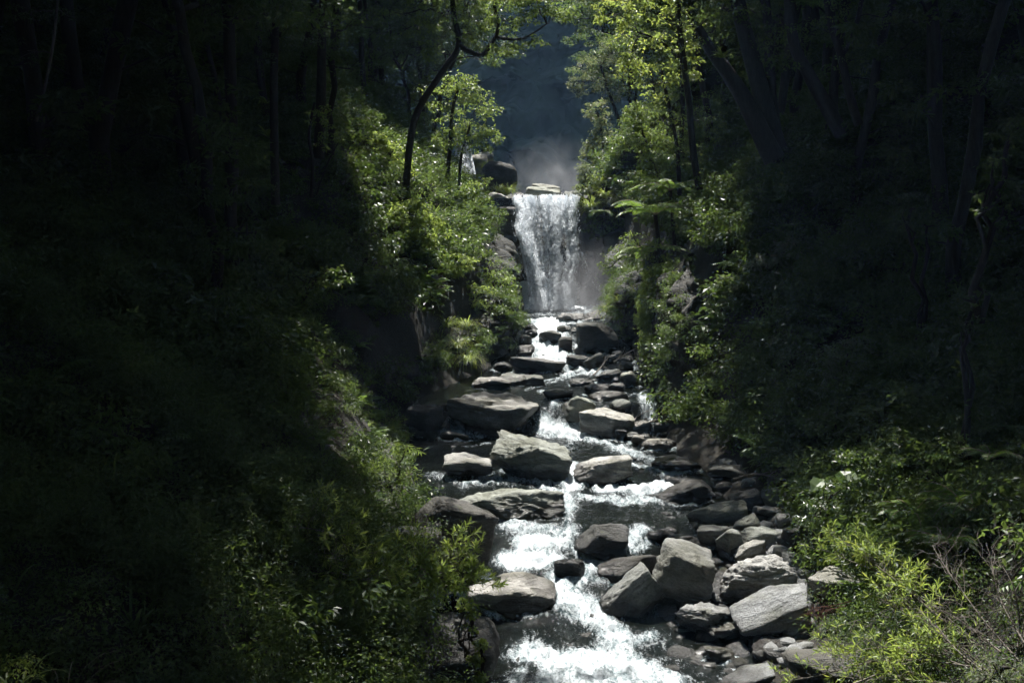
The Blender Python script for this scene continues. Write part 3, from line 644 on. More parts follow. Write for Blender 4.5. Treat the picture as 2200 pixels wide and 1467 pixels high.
B('dark low stone in the shade above the thin slab', 1560, 90, 990, 1030, sub=3, mat='rock_dark', dz=0.2)
# --- upper reach
B('flat boulder in the foot pool of the waterfall', 1224, 66, 671, 705, d=53, sub=4, mat='rock', seed=71)
B('slanted boulder behind the large dark one below the fall', 1270, 52, 670, 708, d=53.2, sub=4, tilt=-22, mat='rock_dark')
B('large dark boulder at the right of the upper rapids', 1284, 90, 684, 760, sub=4, mat='rock_dark', seed=73, tilt=-6, deep=0.9)
B('round boulder in the middle of the upper rapids', 1182, 48, 708, 738, sub=4, mat='rock_dark', seed=74)
B('dark egg-shaped boulder in the upper rapids', 1214, 30, 722, 754, sub=4, mat='rock_dark', sharp=6)
B('low stone at the left head of the upper rapids', 1139, 36, 696, 713, sub=3, mat='rock_dark')
B('second low stone below the left head of the upper rapids', 1140, 30, 706, 725, sub=3, mat='rock_dark')
B('dark stone against the left cliff of the upper rapids', 1129, 28, 719, 743, sub=3, mat='rock_dark')
B('wet stone under a veil of water, left of the upper rapids', 1130, 38, 739, 766, sub=3, mat='rock_dark')
B('wet rock with water running over it, right of the upper rapids', 1242, 52, 760, 790, sub=4, mat='rock_dark')
B('small stone above the wet rock, right of the upper rapids', 1247, 26, 743, 765, sub=3, mat='rock_dark')
B('tilted dark stone below the large dark boulder', 1279, 46, 762, 794, sub=3, tilt=-28, mat='rock_dark', deep=0.5)
B('dark stone beside the tilted one near the vine wall', 1310, 28, 760, 781, sub=3, mat='rock_dark')
B('thin stone on top of the rubble by the vine wall', 1327, 24, 751, 766, sub=3, tilt=-20)
B('flat stone in the rubble at the vine wall', 1344, 36, 762, 780, sub=3)
B('pale stone in the rubble at the vine wall', 1346, 30, 772, 800, sub=3, mat='rock_pale')
B('little stone in the shallow foot pool, left of two', 1212, 32, 699, 713, sub=3)
B('little stone in the shallow foot pool, right of two', 1241, 28, 702, 717, sub=3)
B('thin dark stone at the edge of the plunge pool', 1228, 34, 663, 676, d=59, sub=3, mat='rock_dark')
B('flat stone awash left of the foot pool', 1120, 34, 686, 704, sub=3)
# --- lip and walls of the fall
B('layered slab at the lip of the waterfall', 1165, 78, 403, 430, d=63.6, sub=4, mat='rock', tilt=4, deep=0.5, dry=True)
B('upper thin slab stacked on the lip of the waterfall', 1172, 60, 397, 413, d=64.2, sub=4, mat='rock', tilt=6, deep=0.5, dry=True)
B('pale slab at the left shoulder of the waterfall', 1074, 62, 417, 450, d=63.2, sub=4, mat='rock_pale', tilt=10, deep=0.7, dry=True)
B('brown rounded boulder standing above the left of the waterfall', 1070, 80, 350, 412, d=67, sub=4, mat='rock_dark', seed=96, dry=True, deep=0.8, sharp=1.2, flat=1.0)
B('small rock at the right end of the waterfall lip', 1228, 34, 412, 430, d=63.4, sub=3, mat='rock', dry=True)
B('knob of rock splitting the water at the lip, left of the layered slab', 1118, 22, 414, 432, d=62.9, sub=3, mat='rock_dark')
B('low dark knob in the flow at the lip, right of the layered slab', 1212, 24, 417, 432, d=62.85, sub=3, mat='rock_dark')
B('dark rock jutting beside the left edge of the waterfall', 1095, 50, 436, 520, d=62.6, sub=4, mat='rock_dark', seed=93)
B('slanting rock with a sunlit top left of the waterfall foot', 1092, 56, 532, 610, d=60.5, sub=4, mat='rock', tilt=32, seed=94)
B('dark rock nose right of the waterfall foot', 1262, 30, 540, 600, d=61.6, sub=4, mat='rock_wall', seed=95)
B('bright flat rocks beside the small upper cascade', 1042, 36, 328, 352, d=82, sub=3, mat='rock_pale', dry=True)
B('pale rock under the small upper cascade', 1024, 50, 335, 372, d=81, sub=3, mat='rock', dry=True)
# --- bank walls
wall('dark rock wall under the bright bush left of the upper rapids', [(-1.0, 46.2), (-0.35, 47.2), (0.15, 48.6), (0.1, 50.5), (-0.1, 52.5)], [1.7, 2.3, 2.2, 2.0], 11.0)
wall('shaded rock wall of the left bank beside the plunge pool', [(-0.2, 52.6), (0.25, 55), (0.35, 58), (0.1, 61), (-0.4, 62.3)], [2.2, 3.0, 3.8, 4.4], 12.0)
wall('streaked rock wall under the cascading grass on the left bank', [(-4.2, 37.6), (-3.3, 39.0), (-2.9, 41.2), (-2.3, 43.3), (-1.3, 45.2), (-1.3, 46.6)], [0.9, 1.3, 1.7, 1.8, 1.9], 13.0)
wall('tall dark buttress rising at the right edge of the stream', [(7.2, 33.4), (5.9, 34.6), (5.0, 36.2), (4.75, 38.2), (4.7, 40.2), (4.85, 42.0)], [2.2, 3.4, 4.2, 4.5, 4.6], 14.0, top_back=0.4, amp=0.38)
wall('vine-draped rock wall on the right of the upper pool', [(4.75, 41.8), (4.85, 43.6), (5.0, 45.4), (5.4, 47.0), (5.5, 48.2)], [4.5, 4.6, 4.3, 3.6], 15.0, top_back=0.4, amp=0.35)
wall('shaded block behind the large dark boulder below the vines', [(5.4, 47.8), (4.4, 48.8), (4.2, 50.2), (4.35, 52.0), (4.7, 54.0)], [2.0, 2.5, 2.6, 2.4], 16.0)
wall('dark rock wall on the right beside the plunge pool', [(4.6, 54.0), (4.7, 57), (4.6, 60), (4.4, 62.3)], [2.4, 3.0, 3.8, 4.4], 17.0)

# ------------------------------------------------------------------ the running water, once the stones stand in it
wx = np.arange(-3.9, 5.9, 0.045); wy = np.arange(13.5, 62.5, 0.06)
X, Y = np.meshgrid(wx, wy); fx, fy = X.ravel(), Y.ravel()
foam = np.zeros(len(fx))
wob = fbm(xyz(fx * 1.1, fy * 0.8, 0.3), 3)
for pts, w_, s_ in STROKES:
    best = np.full(len(fx), 1e9)
    for a, b in zip(pts[:-1], pts[1:]):
        ab = b - a; L2 = max((ab ** 2).sum(), 1e-9)
        t = np.clip(((fx - a[0]) * ab[0] + (fy - a[1]) * ab[1]) / L2, 0, 1)
        dd = np.hypot(fx - a[0] - t * ab[0], (fy - a[1] - t * ab[1]) * 0.55)
        best = np.minimum(best, dd)
    f_ = s_ * np.clip(1.25 - best / (w_ * (1 + 0.5 * wob)), 0, 1)
    foam = np.maximum(foam, f_)
# white collars where the current strikes a stone and tails off behind it
for cR, (sx_, sy_) in STONES:
    if not (XL(cR[1]) - 0.5 < cR[0] < XWR(cR[1]) + 0.6): continue
    m_ = (np.abs(fx - cR[0]) < sx_ + 0.8) & (np.abs(fy - cR[1]) < sy_ + 1.2); i_ = np.nonzero(m_)[0]
    if not len(i_): continue
    rr_ = np.hypot((fx[i_] - cR[0]) / sx_, (fy[i_] - cR[1]) / sy_); edge_ = (rr_ - 0.95) * min(sx_, sy_)
    col = 0.62 * np.exp(-(np.clip(edge_, 0, None) / 0.13) ** 2) * (0.5 + 0.9 * sstep(-0.25, 0.35, wob[i_]))
    foam[i_] = np.maximum(foam[i_], col)
calm = 0.0 + 0.22 * sstep(-0.1, 0.5, fbm(xyz(fx * 0.9, fy * 0.35, 4.4), 3))
foam = np.maximum(foam, (0.55 + 0.5 * sstep(57, 59.5, fy)) * sstep(53.5, 57.5, fy) * (0.75 + 0.5 * wob))
foam = np.clip(np.maximum(foam, calm), 0, 1.2)
turb = 0.7 * (0.35 - np.abs(fbm(xyz(fx * 1.9, fy * 1.1, 1.7), 4))) + 0.6 * fbm(xyz(fx * 3.4, fy * 2.4, 4.7), 4)
ripple = fbm(xyz(fx * 5, fy * 3.0, 6.6), 3)
zw = wz(fy) + 0.12 * sstep(58, 60, fy) + turb * (0.02 + 0.34 * np.clip(foam - 0.2, 0, 1)) + ripple * (0.03 + 0.05 * foam)
tag(obj('stream_water', mesh_np('stream_water', np.stack([fx, fy, zw], 1), grid_faces(len(wx), len(wy)), M['water'], {'foam': foam})), kind='structure')

wall('low shaded rock bank below the left mound', [(-0.9, 17.0), (-1.3, 19.5), (-1.9, 22.5), (-2.4, 26), (-2.7, 29)], [1.0, 1.2, 1.1, 0.9], 18.0)
wall('added dark rock margin of the left pool below the dark boulder', [(-2.7, 28.6), (-3.0, 31), (-3.4, 33.5), (-3.7, 36), (-4.0, 38)], [0.9, 1.1, 1.1, 1.0], 19.0)  # dark wall added over a bank that caught too much sun
# rubble: small stones too many to tell apart, on the bar and along the margins
rsn = np.random.RandomState(5)
vs_, fs_, re_, we_ = [], [], [], []; base = 0
arche = [rock_shape(900 + k, (1, 0.8, 0.6), 2, 10, 1.0) for k in range(8)]
def rubble(n, px0, px1, r0, r1, s0, s1):
    global base
    for _ in range(n):
        px = rsn.uniform(px0, px1); row = rsn.uniform(r0, r1); d = hit(px, row, 0.1); x, y = P(px, row, d)[:2]
        if x > XR(y) - 0.1 or x < XL(y): continue
        z = max(float(tz(np.array([x]), np.array([y]))[0]), float(wz(y)) - 0.1)
        s = rsn.uniform(s0, s1) * rsn.uniform(0.6, 1.0)
        p, f = arche[rsn.randint(8)]
        q = (p @ rotm(rsn.uniform(0, 6.3), rsn.uniform(-.4, .4), rsn.uniform(-.4, .4)).T) * s
        vs_.append(q + [x, y, z + 0.2 * s]); fs_.append(f + base); re_.append(p * s + rsn.uniform(0, 50)); base += len(p)
        we_.append(np.full(len(p), float(z < wz(y) + 0.12)))
rubble(330, 1430, 1760, 1010, 1440, 0.10, 0.30)
rubble(90, 1320, 1440, 890, 1010, 0.08, 0.22)
rubble(80, 1250, 1370, 745, 830, 0.08, 0.25)
rubble(30, 880, 1010, 860, 1010, 0.08, 0.22)
rubble(80, 1110, 1290, 675, 790, 0.06, 0.2)
rubble(30, 1060, 1480, 1100, 1420, 0.08, 0.2)
tag(obj('gravel', mesh_np('gravel', np.concatenate(vs_), np.concatenate(fs_), M['rock'], {'rest': np.concatenate(re_), 'wet': np.concatenate(we_)})),
    'small loose stones scattered along the rock bar and margins', 'gravel', kind='stuff')

# ------------------------------------------------------------------ plant builders
def unit(v): 
    v = np.asarray(v, dtype=float); return v / np.maximum(np.linalg.norm(v, axis=-1, keepdims=True), 1e-9)
def leaf_geo(pos, axis, nrm, Ln, Wd, rnd, lance=False):
    axis = unit(axis); nrm = unit(nrm - axis * (nrm * axis).sum(1)[:, None]); side = np.cross(axis, nrm)
    Ln = np.broadcast_to(Ln, len(pos))[:, None]; Wd = np.broadcast_to(Wd, len(pos))[:, None]
    n = len(pos); i = np.arange(n, dtype=np.int64)
    if not lance:
        mid = pos + axis * Ln * 0.42 
        v = np.stack([pos, mid + side * Wd * 0.5 + nrm * Wd * 0.14, pos + axis * Ln - nrm * Ln * 0.08, mid - side * Wd * 0.5 + nrm * Wd * 0.14], 1).reshape(-1, 3)
        k = i * 4
        f = np.concatenate([np.stack([k, k + 1, k + 2], 1), np.stack([k, k + 2, k + 3], 1)])
        return v, f, np.repeat(rnd, 4)
    m1 = pos + axis * Ln * 0.28 + nrm * Ln * 0.03; m2 = pos + axis * Ln * 0.66
    tip = pos + axis * Ln - nrm * Ln * 0.14
    v = np.stack([pos, m1 + side * Wd * 0.46 + nrm * Wd * .12, m1 - side * Wd * 0.46 + nrm * Wd * .12, m2 + side * Wd * 0.42 + nrm * Wd * .1, m2 - side * Wd * 0.42 + nrm * Wd * .1, tip, m1, m2], 1).reshape(-1, 3)
    k = i * 8
    q = lambda *a: np.stack([k + x for x in a], 1)
    f = np.concatenate([q(0, 1, 6), q(0, 6, 2), q(1, 3, 7), q(1, 7, 6), q(6, 7, 4), q(6, 4, 2), q(3, 5, 7), q(7, 5, 4)])
    return v, f, np.repeat(rnd, 8)
class Geo:
    def __init__(s): s.v, s.f3, s.f4, s.r, s.n = [], [], [], [], 0
    def add(s, v, f, r=None):
        if f.shape[1] == 3: s.f3.append(f + s.n)
        else: s.f4.append(f + s.n)
        s.v.append(v); s.r.append(np.full(len(v), 0.5) if r is None else r); s.n += len(v)
    def mesh(s, name, mat, org=(0, 0, 0), smooth=False):
        fs = []
        if s.f3: fs.append(np.concatenate(s.f3))
        if s.f4: fs.append(np.concatenate(s.f4))
        return mesh_np(name, np.concatenate(s.v) - np.asarray(org), fs, mat, {'rnd': np.concatenate(s.r)}, smooth)
def tube(pts, rad, sides=6):
    pts = np.asarray(pts, dtype=float); n = len(pts); rad = np.broadcast_to(rad, n)
    t = unit(np.gradient(pts, axis=0)); ref = np.array([0.31, 0.95, 0.05]) if abs(t[0][1]) < 0.8 else np.array([1.0, 0.1, 0])
    a = unit(np.cross(t, ref)); b = np.cross(t, a)
    ang = np.linspace(0, 2 * np.pi, sides, endpoint=False)
    v = pts[:, None] + rad[:, None, None] * (np.cos(ang)[None, :, None] * a[:, None] + np.sin(ang)[None, :, None] * b[:, None])
    i = np.arange(n * sides).reshape(n, sides); j = np.roll(i, -1, 1)
    f = np.stack([i[:-1].ravel(), j[:-1].ravel(), j[1:].ravel(), i[1:].ravel()], 1)
    return v.reshape(-1, 3), f
def smooth_line(pts, n):
    pts = np.asarray(pts, dtype=float)
    if len(pts) == 2: return pts[0] + (pts[1] - pts[0]) * np.linspace(0, 1, n)[:, None]
    t = np.linspace(0, len(pts) - 1, n); i = np.clip(t.astype(int), 0, len(pts) - 2); u = (t - i)[:, None]
    p0 = pts[np.clip(i - 1, 0, None)]; p1 = pts[i]; p2 = pts[i + 1]; p3 = pts[np.clip(i + 2, None, len(pts) - 1)]
    return 0.5 * (2 * p1 + (p2 - p0) * u + (2 * p0 - 5 * p1 + 4 * p2 - p3) * u ** 2 + (3 * p1 - p0 - 3 * p2 + p3) * u ** 3)
def limb(g, a, b, r0, r1, rs, n=7, sag=0.0, wob=0.08, sides=5):
    a = np.asarray(a, float); b = np.asarray(b, float); t = np.linspace(0, 1, n)[:, None]; L_ = np.linalg.norm(b - a)
    p = a + (b - a) * t + np.array([0, 0, 1.0]) * (sag * L_) * np.sin(np.pi * t)
    w = rs.normal(size=(n, 3)) * wob * L_ * 0.5; w[0] = 0; w[-1] *= 0.3
    p = p + w; g.add(*tube(p, np.linspace(r0, r1, n), sides)); return p
def clump_leaves(g, c, rc, n, rs, Ln, Wd, flat=0.5, droop=0.25, jit=0.55, lance=False):
    o = unit(rs.normal(size=(n, 3))) * (rs.uniform(0, 1, n) ** 0.45)[:, None] * rc; o[:, 2] *= flat
    ax = o * np.array([1, 1, 0.3]) / rc + rs.normal(size=(n, 3)) * 0.45; ax[:, 2] -= droop
    nr = np.array([0, 0, 1.0]) + rs.normal(size=(n, 3)) * jit
    s = rs.uniform(0.65, 1.15, n)
    g.add(*leaf_geo(c + o, ax, nr, Ln * s, Wd * s, np.clip(rs.normal(0.5, 0.22, n), 0, 1), lance))
def fill_mass(g, c, rad, rs, Ln, Wd, cover=1.0, rc=None, flat=0.5, lance=False, tips=None):
    rad = np.asarray(rad, float)
    rc = rc or max(0.16, 0.30 * float(rad.min()) + 0.05)
    vol = rad.prod() / rc ** 3
    nc = int(np.clip(2.6 * cover * vol ** 0.8, 5, 260))
    nl = int(np.clip(1.9 * rc * rc / (Ln * Wd), 22, 320))
    d = unit(rs.normal(size=(nc, 3))); r = rs.uniform(0.25, 1.0, nc) ** 0.5
    lump = 1.0 + 0.45 * fbm(d * 1.7 + rs.uniform(0, 90), 2)
    pts = c + d * (r * lump)[:, None] * rad
    for p in pts: clump_leaves(g, p, rc * rs.uniform(0.7, 1.25), nl, rs, Ln, Wd, flat, lance=lance)
    if tips is not None: tips.extend(list(pts[rs.permutation(nc)[:max(3, nc // 6)]]))
    return pts
_ps = 1000
def newrs():
    global _ps; _ps += 1; return np.random.RandomState(_ps)
def root_at(name, loc): return obj(name, None, loc=loc)

def plant(name, label, cat, masses, d, leaf='leaf_mid', stems=(), Ln=0.13, Wd=None, group=None, cover=1.0, base=None, depth=0.9, bark='bark', rc=None, flat=0.5, lance=False, limbs=True):
    """masses: (px, row, rx, ry[, d]) ellipses of foliage; stems: (radius_px, [(px,row[,d])...])"""
    rs = newrs(); Wd = Wd or Ln * 0.5
    g = Geo(); tips = []; cen = []
    for m in masses:
        dd = m[4] if len(m) > 4 else d
        c = P(m[0], m[1], dd); rx, ry = ppx(m[2], dd), ppx(m[3], dd)
        before = len(tips); fill_mass(g, c, (rx, 0.5 * (rx + ry) * depth, ry), rs, Ln, Wd, cover, rc, flat, lance, tips)
        cen.append((c, tips[before:]))
    gb = Geo(); anchor = []
    for s in stems:
        pts = [P(q[0], q[1], q[2] if len(q) > 2 else d) for q in s[1]]
        ln = smooth_line(pts, 4 * len(pts) + 2)
        r = ppx(s[0], d); gb.add(*tube(ln, np.linspace(r, r * (s[2] if len(s) > 2 else 0.65), len(ln)), 9)); anchor.extend(list(ln))
    if base is None:
        if stems: 
            lows = min(anchor, key=lambda q: q[2]); b = np.array(lows)
        else:
            c0 = min((c for c, _ in cen), key=lambda q: q[2]); b = np.array([c0[0], c0[1] + 0.3, min(float(tz(c0[0:1], c0[1:2] + 0.3)[0]), c0[2] - 0.1)])
            if c0[2] - b[2] > 2.5: b[2] = c0[2] - 2.5
    else: b = P(*base)
    if not anchor: anchor = [b]
    if limbs:
        A = np.array(anchor)
        for c, tp in cen:
            k = np.argmin(((A - c) ** 2).sum(1) + 0.6 * np.clip(A[:, 2] - c[2], 0, None)); a = A[k]
            th = max(0.012, 0.016 * np.linalg.norm(c - a))
            p = limb(gb, a, c, th * 1.6, th * 0.8, rs, 8, 0.06)
            for t in tp: limb(gb, p[rs.randint(4, 8)], t, th * 0.6, 0.006, rs, 5, 0.05, 0.1, 4)
    ro = root_at(name, b)
    if gb.n: obj('trunk' if cat == 'tree' else 'stem', gb.mesh('stem', M[bark], b, True), ro)
    obj('crown' if cat == 'tree' else 'foliage', g.mesh('foliage', M[leaf], b), ro)
    return tag(ro, label, cat, group)

def frond_geo(g, gs, base, az, el, L_, rs, droop=1.1, npair=22, wid=0.26, lw=None):
    t = np.linspace(0, 1, npair + 4); h = np.array([math.sin(az), math.cos(az), 0])
    ang = el - droop * t ** 1.3
    step = L_ / (len(t) - 1)
    p = np.zeros((len(t), 3)); 
    for k in range(1, len(t)):
        a = ang[k]; p[k] = p[k - 1] + step * (h * math.cos(a) + np.array([0, 0, math.sin(a)]))
    p += base; gs.add(*tube(p, np.linspace(0.012, 0.003, len(t)) * (L_ / 1.2 + 0.3), 4))
    tg = unit(np.gradient(p, axis=0)); sd = np.array([math.cos(az), -math.sin(az), 0]); up = np.cross(sd, tg)
    k = np.arange(3, len(t)); prof = np.sin(np.pi * np.clip((t[k] - 0.06) / 0.94, 0, 1) ** 0.75) ** 0.8 * 0.95 + 0.05
    ll = wid * L_ * prof
    for s in (-1, 1):
        ax = sd * s + tg[k] * 0.45 - np.array([0, 0, 0.22]) + rs.normal(size=(len(k), 3)) * 0.06
        nr = up[k] + rs.normal(size=(len(k), 3)) * 0.12
        g.add(*leaf_geo(p[k], ax, nr, ll, np.maximum(step * 0.95, 0.18 * ll) if lw is None else lw, np.clip(rs.normal(0.5, 0.15, len(k)), 0, 1)))
def fern(name, label, loc, L_, n=12, el=0.9, droop=1.5, az0=0.0, az1=2 * math.pi, leaf='frond', cat='fern', group=None, trunk=None, npair=20, wid=0.26):
    rs = newrs(); loc = np.asarray(loc, float); parts = []
    for k in range(n):
        g, gs = Geo(), Geo(); az = az0 + (az1 - az0) * (k + rs.uniform(0, 0.8)) / n
        frond_geo(g, gs, loc, az, el * rs.uniform(0.75, 1.15), L_ * rs.uniform(0.75, 1.1), rs, droop * rs.uniform(0.8, 1.2), npair, wid); parts.append((g, gs))
    b = loc if trunk is None else np.asarray(trunk[0], float)
    ro = root_at(name, b)
    if trunk is not None:
        ln = smooth_line(trunk[0:-1] + [loc], 14); gt = Geo(); gt.add(*tube(ln, np.linspace(trunk[-1], trunk[-1] * 0.8, 14), 9))
        obj('trunk', gt.mesh('trunk', M['bark'], b, True), ro)
    for g, gs in parts:
        fo = obj('frond', g.mesh('frond', M[leaf], b), ro); obj('frond_stalk', gs.mesh('frond_stalk', M['dry'], b, True), fo)
    return tag(ro, label, cat, group)
def blades(g, base, n, L_, W_, rs, el=1.25, spread=0.45, droop=1.6, seg=6, az0=0, az1=2 * math.pi, r0=0.1):
    for k in range(n):
        az = rs.uniform(az0, az1); e = el - abs(rs.normal(0, spread)); l = L_ * rs.uniform(0.55, 1.1); dr = droop * rs.uniform(0.6, 1.3)
        h = np.array([math.sin(az), math.cos(az), 0]); s = np.array([math.cos(az), -math.sin(az), 0])
        t = np.linspace(0, 1, seg); a = e - dr * t ** 1.5
        p = np.cumsum(np.concatenate([[np.zeros(3)], (l / (seg - 1)) * (h[None] * np.cos(a)[1:, None] + np.array([0, 0, 1.0])[None] * np.sin(a)[1:, None])]), 0)
        p = p + base + h * rs.uniform(0, r0) + s * rs.uniform(-r0, r0)
        w = W_ * rs.uniform(0.7, 1.2) * (np.sin(np.pi * np.clip(0.2 + 0.8 * t, 0, 1)) * 0.8 + 0.08) * 0.5
        v = np.concatenate([p + s * w[:, None], p - s * w[:, None]])
        i = np.arange(seg - 1); f = np.stack([i, i + 1, i + 1 + seg, i + seg], 1)
        g.add(v, f, np.full(len(v), np.clip(rs.normal(0.5, 0.25), 0, 1)))
def grass(name, label, loc, n=90, L_=0.8, W_=0.02, mat='grass', group=None, cat='grass clump', **k):
    rs = newrs(); g = Geo(); loc = np.asarray(loc, float); blades(g, loc, n, L_, W_, rs, **k)
    return tag(obj(name, g.mesh(name, M[mat], loc), loc=loc), label, cat, group)
def whorl_bush(name, label, branches, d, leaf='leaf_bright', Ln=0.16, Wd=0.026, twigs=5, group=None, cat='shrub', base=None, spread=0.5, rad=0.012, nleaf=13, bark='bark_pale', tw=(0.3, 0.8)):
    """branches: lists of (px,row[,d]); leaves stand in tufts at the twig tips"""
    rs = newrs(); g, gs = Geo(), Geo(); first = None
    def tuft(p, ax):
        n = nleaf + rs.randint(-3, 4); ax = unit(ax); t = np.cross(ax, rs.normal(size=3)); t = unit(t); bn = np.cross(ax, t)
        an = np.arange(n) * 2.4 + rs.uniform(0, 6); rr = np.cos(an)[:, None] * t + np.sin(an)[:, None] * bn
        k = np.linspace(0, 1, n)[:, None]
        pos = p - ax * 0.10 * (1 - k) * (Ln / 0.16); axs = rr * (1.0 - 0.55 * k) + ax * (0.35 + 0.7 * k) + rs.normal(size=(n, 3)) * 0.12
        nr = ax + rr * -0.2 + np.array([0, 0, 0.5])
        s = rs.uniform(0.6, 1.1, n)
        g.add(*leaf_geo(pos, axs, nr, Ln * s, Wd * s, np.clip(rs.normal(0.55, 0.2, n), 0, 1), True))
    for br in branches:
        pts = smooth_line([P(q[0], q[1], q[2] if len(q) > 2 else d) for q in br], 6 * len(br))
        if first is None: first = pts[0]
        gs.add(*tube(pts, np.linspace(rad, rad * 0.35, len(pts)), 6))
        tg = unit(np.gradient(pts, axis=0)); m = len(pts)
        for k in range(twigs * len(br)):
            i = rs.randint(int(m * 0.2), m); a = pts[i]
            dr = unit(tg[i] * 0.7 + rs.normal(size=3) * spread + np.array([0, 0, 0.35]))
            e = a + dr * rs.uniform(*tw)
            p = limb(gs, a, e, rad * 0.4, rad * 0.22, rs, 6, rs.uniform(-0.08, 0.1), 0.07, 4)
            tuft(p[-1], p[-1] - p[-2])
            for q in range(rs.randint(0, 3)):
                j = rs.randint(2, 5); e2 = p[j] + unit(dr + rs.normal(size=3) * 0.7) * rs.uniform(0.12, 0.3)
                p2 = limb(gs, p[j], e2, rad * 0.25, rad * 0.18, rs, 4, 0, 0.06, 4); tuft(p2[-1], p2[-1] - p2[-2])
        tuft(pts[-1], tg[-1])
    b = first if base is None else P(*base)
    ro = root_at(name, b)
    obj('stem', gs.mesh('stem', M[bark], b, True), ro); obj('foliage', g.mesh('foliage', M[leaf], b), ro)
    return tag(ro, label, cat, group)
def dry_branch(name, label, branches, d, rad=0.012, twigs=6, group=None, bark='bark_pale', tl=(0.25, 0.7), up=0.3):
    rs = newrs(); gs = Geo(); b = None
    for br in branches:
        pts = smooth_line([P(q[0], q[1], q[2] if len(q) > 2 else d) for q in br], 6 * len(br))
        if b is None: b = pts[0]
        gs.add(*tube(pts, np.linspace(rad, rad * 0.3, len(pts)), 6)); tg = unit(np.gradient(pts, axis=0))
        for k in range(twigs * len(br)):
            i = rs.randint(2, len(pts)); dr = unit(tg[i] + rs.normal(size=3) * 0.6 + np.array([0, 0, up]))
            p = limb(gs, pts[i], pts[i] + dr * rs.uniform(*tl), rad * 0.4, rad * 0.12, rs, 7, rs.uniform(-.12, .12), 0.08, 4)
            for q in range(rs.randint(1, 4)):
                j = rs.randint(2, 6); limb(gs, p[j], p[j] + unit(dr + rs.normal(size=3) * 0.8) * rs.uniform(0.1, 0.35), rad * 0.2, rad * 0.08, rs, 5, 0.1, 0.08, 3)
    return tag(obj(name, gs.mesh(name, M[bark], b, True), loc=b), label, 'branch', group)
def nest_fern(label, loc, L_, n=26, az0=0, az1=2 * math.pi):
    rs = newrs(); loc = np.asarray(loc, float); ro = root_at('nest_fern', loc)
    for k in range(n):
        g = Geo(); blades(g, loc, 1, L_, 0.11 * L_ + 0.02, rs, el=1.1, spread=0.35, droop=1.2, seg=7, r0=0.04, az0=az0, az1=az1); obj('leaf', g.mesh('leaf', M['leaf_bright'], loc), ro)
    return tag(ro, label, 'fern', 'bird nest ferns perched on trunks')

# forest tree archetypes, shared between trees
def tree_arch(seed, H, Rc, leaf, Ln, n_limb=12, ncl=13, rc=0.65, lean=0.0):
    rs = np.random.RandomState(seed); gt, gl = Geo(), Geo()
    bend = rs.normal(size=2) * 0.085 * H
    if lean: bend = np.array([lean, 0.3])
    pts = smooth_line([(0, 0, -0.6), (bend[0] * .3, bend[1] * .3, H * .33), (bend[0], bend[1], H * .66), (bend[0] * 1.3, bend[1] * 1.3, H * .97)], 18)
    pts[1:-1] += rs.normal(size=(16, 3)) * 0.07
    gt.add(*tube(pts, rs.uniform(.88, 1.12, 18) * np.interp(np.linspace(0, 1, 18), [0, .1, .6, 1], [0.2, 0.13, 0.09, 0.03]) * (H / 10) ** 0.6, 9))
    for k in range(7):                                     # low side twigs and epiphytes on the bole
        t = rs.uniform(0.16, 0.5); a = pts[int(t * 17)]; az = rs.uniform(0, 6.28); ln = Rc * rs.uniform(.2, .5)
        e = a + np.array([math.cos(az) * ln, math.sin(az) * ln, ln * rs.uniform(-.1, .4)]); p = limb(gt, a, e, 0.03, 0.008, rs, 6, 0.1, 0.1, 4)
        for q in range(5): clump_leaves(gl, p[rs.randint(2, 6)] + rs.normal(size=3) * .3, 0.38, 55, rs, Ln * .85, Ln * .42, 0.5)
    for k in range(n_limb):
        t = 0.52 + 0.46 * (k + rs.uniform(0, .6)) / n_limb; a = pts[int(t * 17)]
        az = k * 2.4 + rs.uniform(-.4, .4); ln = Rc * (1.15 - 0.65 * (t - .4)) * rs.uniform(.75, 1.1)
        e = a + np.array([math.cos(az) * ln, math.sin(az) * ln, ln * rs.uniform(.15, .6)])
        p = limb(gt, a, e, 0.055 * H / 10, 0.015, rs, 9, 0.08, 0.07, 6)
        for q in range(ncl):
            j = rs.randint(3, 9); c = p[j] + rs.normal(size=3) * np.array([.8, .8, .5]) * Rc * 0.27
            limb(gt, p[j], c, 0.018, 0.006, rs, 4, 0.05, 0.1, 4)
            clump_leaves(gl, c, rc * rs.uniform(.7, 1.3), 108, rs, Ln, Ln * .48, 0.5)
    return gt.mesh('forest_trunk', M['bark'], (0, 0, 0), True), gl.mesh('forest_crown', M[leaf])

# ------------------------------------------------------------------ hand-placed plants: left bank
GL = 'shrubs on the left bank'
S = lambda *a, **k: plant('shrub', *a, **k)
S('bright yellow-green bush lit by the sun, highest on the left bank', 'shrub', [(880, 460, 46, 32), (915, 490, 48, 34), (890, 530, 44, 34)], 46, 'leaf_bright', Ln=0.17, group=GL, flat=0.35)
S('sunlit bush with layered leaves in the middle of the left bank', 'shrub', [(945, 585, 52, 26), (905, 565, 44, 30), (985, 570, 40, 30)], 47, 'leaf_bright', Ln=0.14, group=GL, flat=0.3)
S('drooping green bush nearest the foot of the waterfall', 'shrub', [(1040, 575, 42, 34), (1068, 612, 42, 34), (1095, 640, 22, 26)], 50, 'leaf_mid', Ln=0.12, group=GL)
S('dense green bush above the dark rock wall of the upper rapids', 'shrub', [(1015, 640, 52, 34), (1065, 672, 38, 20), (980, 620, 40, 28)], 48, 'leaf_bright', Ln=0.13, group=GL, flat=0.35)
S('small-leaved glossy bush over the left rock wall', 'shrub', [(915, 715, 50, 34), (955, 745, 38, 30), (885, 680, 38, 36)], 44, 'leaf_glossy', Ln=0.10, group=GL)
